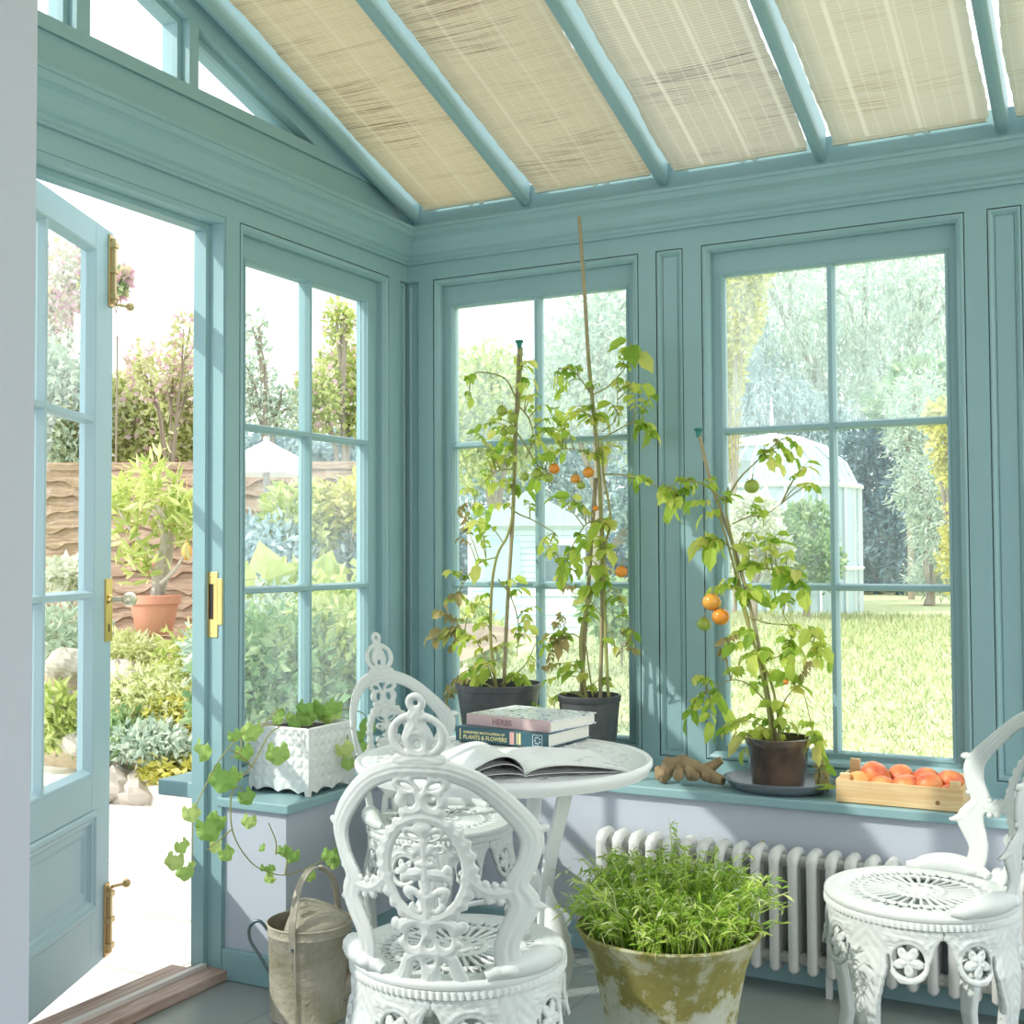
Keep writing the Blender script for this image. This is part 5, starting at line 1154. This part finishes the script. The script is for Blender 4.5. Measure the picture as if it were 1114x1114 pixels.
# fence
P0 = Vector((-6.2, 1.614, 0)); P1 = Vector((-2.10, 3.77, 0)); fd = (P1-P0).normalized(); flen = (P1-P0).length; fn2 = Vector((-fd.y, fd.x, 0))
fe = thing('garden_fence', 'brown waney-edged wooden panel fence behind the rockery', 'fence', P0, math.atan2(fd.y, fd.x))
npan = 3; pw = flen/npan
for k in range(npan):
    MB().box(k*pw-.045, k*pw+.045, -.05, .05, .3, 1.86).build('fence_post', FENCEW, fe, bevel=.005)
    pb_ = MB(); nb = 13
    for j in range(nb):
        z = .40+j*.108; n_ = 28; ph = rnd.uniform(0, 6); vs = []
        for i in range(n_+1):
            x = k*pw+.05+(pw-.10)*i/n_; wv_ = .024*math.sin(i*.8+ph)+.014*math.sin(i*1.9+ph*2)
            vs += [(x, -.034, z+wv_), (x, -.004, z+.15)]
        pb_.add(vs, [(2*i, 2*i+2, 2*i+3, 2*i+1) for i in range(n_)])
    o = pb_.build('fence_panel', FENCEW, fe); sm_ = o.modifiers.new('thickness', 'SOLIDIFY'); sm_.thickness = .01
    MB().box(k*pw+.04, (k+1)*pw-.04, -.03, .02, 1.79, 1.83).build('top_rail', FENCEW, fe)
MB().box(npan*pw-.045, npan*pw+.045, -.05, .05, .3, 1.86).build('fence_post', FENCEW, fe, bevel=.005)
# small terracotta pot hung on the fence
TERR = mat('terracotta', (.62, .25, .16), .8, noise=(7, .8, (.70, .36, .26)), bump=(40, .2))
hpz = at_d(164, 623, 8.0)
hg = MB().lathe([(.03, 0), (.045, .07), (.052, .07), (.053, .09), (.046, .09), (.03, .01)], 20, capb=True).build('hanging_pot', TERR, smooth=True); hg.location = hpz; hg.rotation_euler = (.5, .3, 0); tag(hg, 'small terracotta pot hanging on the wooden fence', 'pot')
fd_ = MB(); fq = at_d(203, 600, 8.0); fd_.ball((0, 0, 0), .035, .035, .06, 12).tube([(0, 0, .05), (0, 0, .5)], .003, 5)
fo = fd_.build('bird_feeder', mat('orange_feeder_plastic', (.75, .45, .12), .5), smooth=True); fo.location = fq; tag(fo, 'small orange bird feeder hanging by the fence', 'bird feeder')

# potted oleander
pc_ = at_d(168, 690, 7.0); gz = pc_.z
op = thing('potted_shrub', 'leafy evergreen shrub in a big terracotta pot in front of the fence', 'potted plant', pc_)
MB().lathe([(.095, 0), (.10, .005), (.135, .175), (.148, .178), (.150, .225), (.138, .228), (.13, .19)], 40, capb=True).build('terracotta_pot', TERR, op, smooth=True)
MB().lathe([(.001, .20), (.13, .195)], 24).build('compost', SOIL, op)
def rel(px, py, dd=0): return at_d(px, py, 7.0+dd)-pc_
tk = MB(); brs = [[(168, 655), (172, 620), (178, 590), (178, 565), (165, 545)], [(172, 655), (182, 615), (186, 585), (190, 560)], [(172, 612), (155, 592), (138, 570), (126, 548)], [(178, 580), (168, 560), (150, 545)], [(170, 640), (162, 610), (150, 590)], [(175, 635), (190, 620), (200, 605)]]
ends = []
for i, pth in enumerate(brs):
    pts = spline([tuple(rel(*q, .1*math.sin(i*2))) for q in pth], 4); tk.tube(pts, [(.030 if i < 2 else .014)*(1-.6*j/len(pts)) for j in range(len(pts))], 7); ends.append(pts[-1])
tk.build('trunk', mat('pale_bark', (.55, .50, .42), .9, bump=(40, .5)), op, smooth=True)
lv = MB()
bl = [rel(x, y, rnd.uniform(-.2, .2)) for x, y in ((158, 520), (145, 528), (172, 530), (130, 535), (185, 545), (195, 555), (180, 560), (165, 545), (140, 550), (150, 560), (200, 570), (205, 545), (190, 575), (128, 555), (175, 515), (150, 605), (140, 615), (158, 612), (205, 585), (210, 560), (135, 572), (125, 540))]
for c in bl:
    for k in range(30):
        for_dir = Vector((rnd.gauss(0, .6), rnd.gauss(0, .6), rnd.uniform(-.1, 1))).normalized()
        p = c+rv(.055); leaf(lv, p, for_dir, rv(), rnd.uniform(.07, .13), .026, .15, .3)
lv.build('foliage', FM['lime'], op)
# bed plants : each a thing
k0 = 0
def at_bed(px, py, d, r): 
    c = at_d(px, py, d); return c
SH = [ # px,py,depth, blobs offsets rx,ry,rz, n, size, mat, label
 ('fern_clump', 'yellow-green feathery fern clump right below the terracotta pot', 'fern', 206, 728, 6.6, (.17, .20, .24), 1900, .075, 'lime', .22, .6),
 ('leafy_shrub', 'pale green narrow-leaved shrub at the left foot of the big terracotta pot', 'shrub', 135, 704, 6.8, (.20, .22, .09), 1500, .05, 'hedge', .3, 0),
 ('leafy_shrub', 'lime-green sprawling plant in the middle of the rockery', 'shrub', 165, 752, 6.4, (.32, .25, .14), 3600, .05, 'hedge', .3, .2),
 ('leafy_shrub', 'bright yellow plant low in the rockery by the door jamb', 'shrub', 198, 776, 6.3, (.18, .20, .12), 2000, .045, 'yellow', .4, .2),
 ('leafy_shrub', 'dark green low plant above the stone edge', 'shrub', 165, 806, 6.1, (.22, .16, .10), 2000, .045, 'grey', .5, 0),
 ('leafy_shrub', 'dusty green plant at the left end of the rockery, seen beside the door edge', 'shrub', 132, 800, 6.2, (.15, .14, .12), 1200, .05, 'green', .45, 0),
 ('trailing_plant', 'reddish and yellow low plant trailing over the kerb', 'shrub', 190, 838, 6.05, (.22, .12, .08), 700, .05, 'yellow', .6, .1),
 ('leafy_shrub', 'yellow-green plant in the rocks behind the glass of the open door', 'shrub', 62, 780, 6.4, (.16, .15, .16), 700, .08, 'lime', .35, .1),
 ('leafy_shrub', 'grey-green shrub behind the rocks, behind the glass of the open door', 'shrub', 68, 690, 7.0, (.30, .2, .16), 900, .08, 'grey', .35, 0),
 ('leafy_shrub', 'pale leafy plant against the fence, behind the glass of the open door', 'shrub', 74, 625, 7.6, (.20, .15, .10), 450, .08, 'white', .5, 0),
]
for (nm, lab, ct_, px, py, d, rr, n, s, mt, asp, dr) in SH:
    c = at_d(px, py, d); base = Vector((c.x, c.y, hz(c.x, c.y)-.02 if c.y > 1.16 else c.z-rr[2]))
    if base.z > c.z-rr[2]*.5: base.z = c.z-rr[2]*.8
    plant(nm, lab, ct_, base, [(c.x, c.y, c.z, *rr), (c.x+rr[0]*.5, c.y+.05, c.z-rr[2]*.4, rr[0]*.6, rr[1]*.6, rr[2]*.7), (c.x-rr[0]*.5, c.y, c.z-rr[2]*.3, rr[0]*.6, rr[1]*.6, rr[2]*.7)], n, s, mt, True, 'plants in the rockery', asp, .2, dr, tr_r=.008)
# rocks
def rock(px, py, d, r, lab, grp='rocks in the rockery'):
    c = at_d(px, py, d); s1, s2 = rnd.uniform(0, 6), rnd.uniform(0, 6)
    o = MB().ball((0, 0, 0), r, r*.8, r*.65, 20, lambda th, a: 1+.16*math.sin(3*a+s1)*math.sin(2*th+s2)+.09*math.sin(7*a+s2)*math.sin(5*th)+.05*math.sin(13*a)*math.sin(9*th+s1)).build('rock', KST)
    o.location = c; return tag(o, lab, 'rock', grp)
rock(72, 722, 6.6, .13, 'large pale rock seen through the lower glass of the open door')
rock(60, 762, 6.5, .10, 'flat pale rock below the large one, seen through the open door')
rock(128, 738, 6.5, .14, 'grey rock left in the rockery under the pale green shrub')
rock(84, 810, 6.3, .09, 'small dark rock low in the rockery behind the door glass')
for k, (px, py, r) in enumerate(((120, 848, .16), (152, 856, .17), (186, 866, .16), (216, 872, .15))): rock(px, py+6, 6.15, r, ('brown edging stone next to the open door', 'brown edging stone, second from the open door', 'brown edging stone, third from the open door', 'brown edging stone nearest the door jamb')[k], 'edging stones of the bed')
# plants seen through the left window
V1 = [
 ('vegetable_plant', 'big-leaved squash plant with broad yellow-green leaves outside the left window', 'plant', 300, 640, 5.3, (.24, .22, .08), 70, .13, 'lime', .85, 0),
 ('vegetable_plant', 'big-leaved squash plant at the right side of the left window', 'plant', 372, 640, 5.3, (.18, .2, .08), 55, .13, 'lime', .85, 0),
 ('leafy_shrub', 'dark green bush low outside the left window', 'shrub', 300, 730, 4.6, (.32, .25, .26), 3000, .055, 'green', .5, 0),
 ('leafy_shrub', 'grey-green bush behind the white planter, outside the left window', 'shrub', 285, 690, 5.0, (.30, .3, .20), 3000, .05, 'grey', .4, 0),
 ('leafy_shrub', 'yellow-flecked bush outside the right half of the left window', 'shrub', 375, 705, 4.7, (.26, .25, .26), 3000, .05, 'lime', .5, 0),
 ('leafy_shrub', 'dark bush under the squash leaves outside the left window', 'shrub', 345, 752, 4.9, (.22, .2, .2), 2400, .055, 'green', .5, 0),
 ('garden_bush', 'tall lime-green bush in front of the fence, outside the left window', 'bush', 325, 562, 6.8, (.20, .2, .20), 1500, .075, 'lime', .4, 0),
 ('garden_bush', 'blue-green bush in shade in front of the fence, outside the left window', 'bush', 285, 602, 6.6, (.30, .3, .20), 2000, .065, 'blue', .4, 0),
 ('garden_bush', 'yellow-green bush high in the right half of the left window', 'bush', 378, 545, 6.8, (.18, .2, .14), 1100, .07, 'yellow', .4, 0),
 ('garden_bush', 'blue-green bush filling the right half of the left window', 'bush', 372, 590, 7.0, (.36, .3, .34), 3600, .055, 'blue', .4, 0),
]
for (nm, lab, ct_, px, py, d, rr, n, s, mt, asp, dr) in V1:
    c = at_d(px, py, d); base = Vector((c.x, c.y, max(-.14, min(hz(c.x, c.y)-.02 if c.y > 1.2 and c.x < -1.5 else -.14, c.z-rr[2]*.8))))
    plant(nm, lab, ct_, base, [(c.x, c.y, c.z, *rr), (c.x+rr[0]*.6, c.y, c.z-rr[2]*.5, rr[0]*.6, rr[1]*.7, rr[2]*.6), (c.x-rr[0]*.6, c.y, c.z-rr[2]*.5, rr[0]*.6, rr[1]*.7, rr[2]*.6)], n, s, mt, True, 'bushes outside the left window', asp, .15, dr, tr_r=.010)
# hedge and trees behind the fence
def tree_px(nm, lab, ct_, blobs, d, n, s, mt, grp, asp=.5, flowers=None, shell=.3, tr_r=.08, droop=0., scale=1.):
    bl = []
    for px, py, rpx, rpy in blobs:
        c = at_d(px, py, d*rnd.uniform(.97, 1.03)); bl.append((c.x, c.y, c.z, rpx*d/F, rpx*d/F*.8, rpy*d/F))
    cx = sum(b[0] for b in bl)/len(bl); cy = sum(b[1] for b in bl)/len(bl)
    return plant(nm, lab, ct_, (cx, cy, -.14), bl, n, s, mt, True, grp, asp, shell, droop, flowers, tr_r)
GH = 'hedge and trees behind the fence'
tree_px('hedge_shrub', 'large lime-green hedge behind the fence, filling the view through the open door', 'hedge', [(125, 470, 50, 60), (165, 475, 50, 55), (210, 480, 45, 60), (145, 435, 30, 32), (185, 440, 30, 30)], 10.5, 11000, .07, 'hedge', GH, flowers=(900, .06, 'pink'), shell=.6)
tree_px('hedge_shrub', 'pale green hedge behind the glass of the open door', 'hedge', [(60, 440, 45, 70), (30, 430, 40, 80), (85, 470, 35, 60)], 10.2, 7500, .07, 'grey', GH)
tree_px('blossom_tree', 'small tree with pink blossom above the hedge, right in the doorway', 'tree', [(185, 400, 30, 30), (205, 420, 28, 35), (160, 410, 24, 24), (205, 365, 18, 26), (150, 390, 14, 20)], 10.0, 1100, .055, 'hedge', GH, flowers=(650, .05, 'pink'), shell=.1, tr_r=.025)
tree_px('blossom_tree', 'tree with pinkish flowers seen through the top pane of the open door', 'tree', [(75, 300, 34, 36), (50, 340, 30, 30)], 11.5, 1300, .07, 'white', GH, flowers=(800, .065, 'pink'), shell=.1)
tree_px('climbing_rose', 'pink rose spray beside the upper bolt of the door', 'rose', [(126, 305, 12, 16)], 9.4, 120, .08, 'green', GH, flowers=(90, .09, 'pink'), shell=.1, tr_r=.01)
tree_px('garden_tree', 'thin-leaved tree in the left half of the left window', 'tree', [(275, 415, 30, 36), (300, 445, 40, 26), (280, 360, 14, 26)], 10.5, 1500, .055, 'grey', GH, shell=.1, tr_r=.05)
tree_px('garden_tree', 'tree with golden and brown leaves in the right half of the left window', 'tree', [(370, 405, 30, 36), (345, 435, 30, 36), (385, 440, 26, 40), (370, 350, 18, 24)], 11, 3600, .065, 'lime', GH, flowers=(500, .05, 'pink'), shell=.15, tr_r=.05)
tree_px('garden_tree', 'blue-green tree behind the parasol, outside the left window', 'tree', [(300, 500, 50, 32), (350, 510, 45, 35), (395, 500, 40, 40)], 12.5, 5000, .09, 'blue', GH, shell=.2)
# parasol
pq = at_d(290, 495, 7.9)
pa_ = thing('garden_parasol', 'white garden parasol on a grey post, outside the left window', 'parasol', (pq.x, pq.y, -.14))
zt_ = pq.z+.14
mb = MB(); n_ = 8; ap = (0, 0, zt_+.10)
vs = [ap]+[(.29*math.cos(2*PI*k/n_), .29*math.sin(2*PI*k/n_), zt_-.05-(.0)) for k in range(n_)]+[(.29*math.cos(2*PI*k/n_), .29*math.sin(2*PI*k/n_), zt_-.13) for k in range(n_)]
mb.add(vs, [(0, k+1, (k+1) % n_+1) for k in range(n_)]+[(k+1, k+1+n_, (k+1) % n_+1+n_, (k+1) % n_+1) for k in range(n_)])
mb.build('canopy', mat('white_canvas', (.85, .85, .86), .8, trans=.3), pa_)
MB().tube([(0, 0, 0), (0, 0, zt_+.12)], .022, 10).build('pole', mat('grey_post', (.5, .5, .5), .6), pa_, smooth=True)
for k in range(n_): MB().tube([(0, 0, zt_+.08), (.275*math.cos(2*PI*k/n_), .275*math.sin(2*PI*k/n_), zt_-.06)], .006, 5).build('rib', mat('rib_grey', (.5, .5, .5), .6) if k == 0 else bpy.data.materials['rib_grey'], pa_)
MB().lathe([(.2, 0), (.2, .06), (.03, .09), (.03, .2)], 20, capb=True).build('base', KST, pa_)

# pale blue summerhouse seen through the middle window
PB = mat('pale_blue_boards', (.52, .66, .74), .6, noise=(5, .6, (.60, .72, .78))); DKG = mat('dark_window_glass', (.10, .16, .20), .15)
c = at_z(575, 690, -.14); sh = thing('summerhouse', 'pale blue wooden summerhouse on the lawn, seen through the middle window', 'summerhouse', (c.x, c.y, -.14), math.radians(32))
dd_ = (c-CAM).dot(W_); u_ = dd_/F
w_, h_ = 62*u_, 140*u_
bd = MB(); bd.box(-w_, w_, 0, 1.6*w_, 0, h_*.86)
for k in range(18): bd.box(-w_-.01, w_+.01, -.02, 0, k*h_*.86/18+.01, (k+1)*h_*.86/18)
bd.build('boarded_wall', PB, sh)
rf = MB(); rf.prism([(-w_*1.15, h_*.84), (w_*1.15, h_*.84), (0, h_*1.12)], -.15, 1.7*w_, lambda a, d, z: (a, d, z)); rf.build('roof', mat('grey_blue_roof', (.45, .52, .58), .7), sh)
for x in (w_*.20,):
    MB().box(x, x+w_*.62, -.05, -.02, h_*.30, h_*.74).build('window_frame', mat('white_joinery', (.8, .82, .84), .5), sh)
    MB().box(x+w_*.07, x+w_*.55, -.06, -.05, h_*.35, h_*.69).build('window_pane', DKG, sh)
MB().box(-w_*.75, -w_*.15, -.05, -.02, 0, h_*.74).build('boarded_door', mat('aqua_door_boards', (.42, .66, .72), .5), sh)
# white garden bench near it
c = at_z(610, 712, -.14); bn = thing('garden_bench', 'low white garden bench on the grass by the summerhouse', 'bench', (c.x, c.y, -.14), math.radians(25))
wb_ = mat('white_bench_paint', (.82, .82, .82), .5)
b_ = MB()
for k in range(4): b_.box(-.7, .7, -.2+k*.12, -.11+k*.12, .42, .45)
b_.build('seat', wb_, bn)
b_ = MB()
for k in range(3): b_.box(-.7, .7, .26, .29, .52+k*.12, .60+k*.12)
b_.build('backrest', wb_, bn)
for sx_ in (-.66, .62):
    for y in (-.18, .24): MB().box(sx_, sx_+.05, y, y+.05, 0, .43 if y < 0 else .84).build('leg', wb_, bn)
# glasshouse
WG = mat('white_glazing_frame', (.80, .84, .88), .5); GG = mat('bluish_greenhouse_glass', (.42, .55, .64), .1, noise=(2, .8, (.55, .66, .72)))
gd = 28.; gc = at_d(840, 500, gd); k_ = gd/F
gh = thing('greenhouse', 'white domed Victorian glasshouse at the far side of the lawn', 'greenhouse', (gc.x, gc.y, -.14), math.radians(12))
zb_ = .14
ze = at_d(840, 532, gd).z+.14; zt2 = at_d(840, 474, gd).z+.14; gw = 92*k_; 
prof = [(gw, 0), (gw, ze), (gw*.96, ze+.05), (gw*.84, ze+(zt2-ze)*.45), (gw*.62, ze+(zt2-ze)*.75), (gw*.34, ze+(zt2-ze)*.93), (.12, zt2)]
body_ = MB(); body_.lathe(prof, 16, capt=True); body_.build('glass_shell', GG, gh, smooth=False)
for k in range(32):
    a = 2*PI*k/32; MB().tube([(r*1.005*math.cos(a), r*1.005*math.sin(a), z) for r, z in prof], .035, 4).build('glazing_rib', WG, gh)
rg = MB()
for (r, z, w) in ((gw, ze, .06), (gw, ze*.35, .05), (gw*.62, ze+(zt2-ze)*.75, .04)): rg.tube([(r*1.01*math.cos(t*PI/16), r*1.01*math.sin(t*PI/16), z) for t in range(33)], w, 6)
rg.build('ring_bar', WG, gh)
MB().lathe([(.10, zt2-.05), (.12, zt2+.05), (.04, zt2+.12), (.05, zt2+.25), (.01, zt2+.9)], 10).build('finial', WG, gh)
GT = 'trees and bushes across the lawn'
tree_px('garden_bush', 'dark green bush in front of the glasshouse', 'bush', [(878, 585, 34, 42), (855, 605, 26, 34), (895, 610, 22, 30)], 24, 4500, .14, 'green', GT, shell=.2)
tree_px('garden_bush', 'pale flowering bush left of the dark bush, in front of the glasshouse', 'bush', [(820, 560, 28, 26), (835, 600, 30, 34), (800, 600, 22, 36)], 23, 3600, .13, 'white', GT, shell=.2)
tree_px('weeping_willow', 'tall pale willow behind the glasshouse, filling the upper right window', 'tree', [(940, 330, 75, 75), (890, 400, 60, 70), (970, 420, 55, 70), (850, 340, 45, 75), (1010, 330, 50, 70)], 46, 14000, .34, 'grey', GT, asp=.25, shell=.25, tr_r=.3, droop=1.2)
tree_px('weeping_willow', 'bluish-green willow behind the left half of the right window', 'tree', [(830, 440, 60, 50), (880, 470, 55, 45), (800, 380, 40, 60)], 44, 9000, .32, 'blue', GT, asp=.25, shell=.25, tr_r=.25, droop=1.2)  # haze of the far backdrop is put into the bluish leaf colour
tree_px('garden_tree', 'yellow-leaved tree at the upper left of the right window', 'tree', [(800, 340, 34, 42), (812, 300, 26, 30), (790, 400, 22, 40), (785, 470, 20, 60)], 26, 5000, .14, 'yellow', GT, asp=.6, shell=.2, tr_r=.05)
tree_px('garden_tree', 'dark blue-green tree in the middle of the right window', 'tree', [(950, 530, 46, 75), (985, 580, 40, 60), (930, 590, 36, 55)], 38, 9000, .24, 'dark', GT, asp=.5, shell=.2, tr_r=.2)
tree_px('dark_hedge', 'long dark hedge across the far end of the lawn', 'hedge', [(px, 612, 52, 36) for px in range(470, 1120, 60)], 41, 9000, .35, 'dark', GT, asp=.5, shell=.2, tr_r=.15)
tree_px('conifer', 'silvery conifer with layered branches right in the right window', 'tree', [(1000, 440, 34, 40), (1015, 490, 34, 40), (1005, 530, 34, 40), (1025, 575, 36, 40), (985, 470, 24, 30), (1020, 625, 34, 24)], 30, 9000, .19, 'grey', GT, asp=.22, shell=.2, tr_r=.15, droop=.3)
tree_px('garden_tree', 'yellow-green tree at the right edge of the right window', 'tree', [(1032, 480, 20, 50), (1045, 520, 22, 50), (1018, 455, 16, 18), (1050, 600, 26, 60)], 24, 4000, .13, 'yellow', GT, asp=.6, shell=.2, tr_r=.1)
tree_px('garden_tree', 'round green tree above the dark tree, right window', 'tree', [(1000, 420, 36, 30), (975, 440, 26, 22)], 34, 1800, .28, 'green', GT, asp=.5, shell=.2, tr_r=.1)
tree_px('garden_tree', 'green tree with a pale crown outside the middle window', 'tree', [(640, 400, 60, 60), (600, 440, 55, 60), (680, 430, 50, 70), (655, 350, 40, 40)], 30, 9000, .2, 'grey', GT, asp=.4, shell=.2, tr_r=.2)
tree_px('garden_tree', 'lime-green tree at the left of the middle window', 'tree', [(530, 430, 46, 55), (505, 480, 36, 50), (560, 470, 40, 50)], 26, 8000, .15, 'lime', GT, asp=.5, shell=.2, tr_r=.15)
tree_px('garden_tree', 'blue-green tree behind the summerhouse', 'tree', [(520, 520, 55, 60), (590, 500, 60, 60), (660, 520, 60, 60), (720, 560, 50, 60)], 36, 9000, .24, 'blue', GT, asp=.5, shell=.2, tr_r=.2)
tree_px('garden_bush', 'low green bush at the foot of the summerhouse, right side', 'bush', [(660, 660, 30, 34), (690, 670, 26, 30)], 14, 1500, .12, 'green', GT, shell=.2, tr_r=.02)
tree_px('garden_bush', 'low pale bush at the foot of the summerhouse, left side', 'bush', [(512, 690, 30, 32), (535, 705, 24, 24)], 12, 1300, .11, 'lime', GT, shell=.2, tr_r=.02)
# grass blades on the nearer lawn
n = 42000; gx = nr.uniform(-3.2, 4.5, n); gy = 2.0+nr.rand(n)**1.5*20
m_ = ~((gx < -.3) & (gy < 4.7)); gx = gx[m_]+0; gy = gy[m_]; gx = gx-(gy-3)*.22; n = len(gx)
s = .02+gy*.0022; h = s*1.7*(0.6+.8*nr.rand(n)); a = nr.uniform(0, PI, n); lx = nr.normal(size=n)*.02; ly = nr.normal(size=n)*.02
V = np.stack([np.stack([gx-np.cos(a)*s*.25, gy-np.sin(a)*s*.25, gx*0-.14], 1), np.stack([gx+np.cos(a)*s*.25, gy+np.sin(a)*s*.25, gx*0-.14], 1), np.stack([gx+lx*2, gy+ly*2, -.14+h], 1)], 1).reshape(-1, 3)
i = np.arange(n)*3
go = raw('lawn_grass', V.tolist(), np.stack([i, i+1, i+2], 1).tolist(), mat('grass_blade', (.5, .58, .2), .7, rand=[(0, (.24, .33, .14)), (.5, (.50, .54, .28)), (1, (.70, .70, .50))], trans=.4))
tag(go, 'bright sunlit lawn grass beyond the right window', 'grass', kind='stuff')

# ------------------------------------------------------------------ light
w = bpy.data.worlds.new('sky'); SC.world = w; w.use_nodes = True; nt = w.node_tree; N = nt.nodes; L = nt.links
bg = N['Background']; bg.inputs[0].default_value = (.93, .97, 1, 1); bg.inputs[1].default_value = SKY
sl = bpy.data.lights.new('sun', 'SUN'); so_l = bpy.data.objects.new('sun', sl); COL.objects.link(so_l)
sd = Vector((.67, .74, -math.tan(math.radians(40)))).normalized()      # travel direction
so_l.rotation_euler = sd.to_track_quat('-Z', 'Y').to_euler(); sl.energy = SUN; sl.angle = math.radians(.6); sl.color = (1, .96, .88)
SC.view_settings.view_transform = 'Standard'; SC.view_settings.look = 'None'; SC.view_settings.gamma = 1; SC.view_settings.exposure = EXPO; SC.view_settings.use_curve_mapping = False
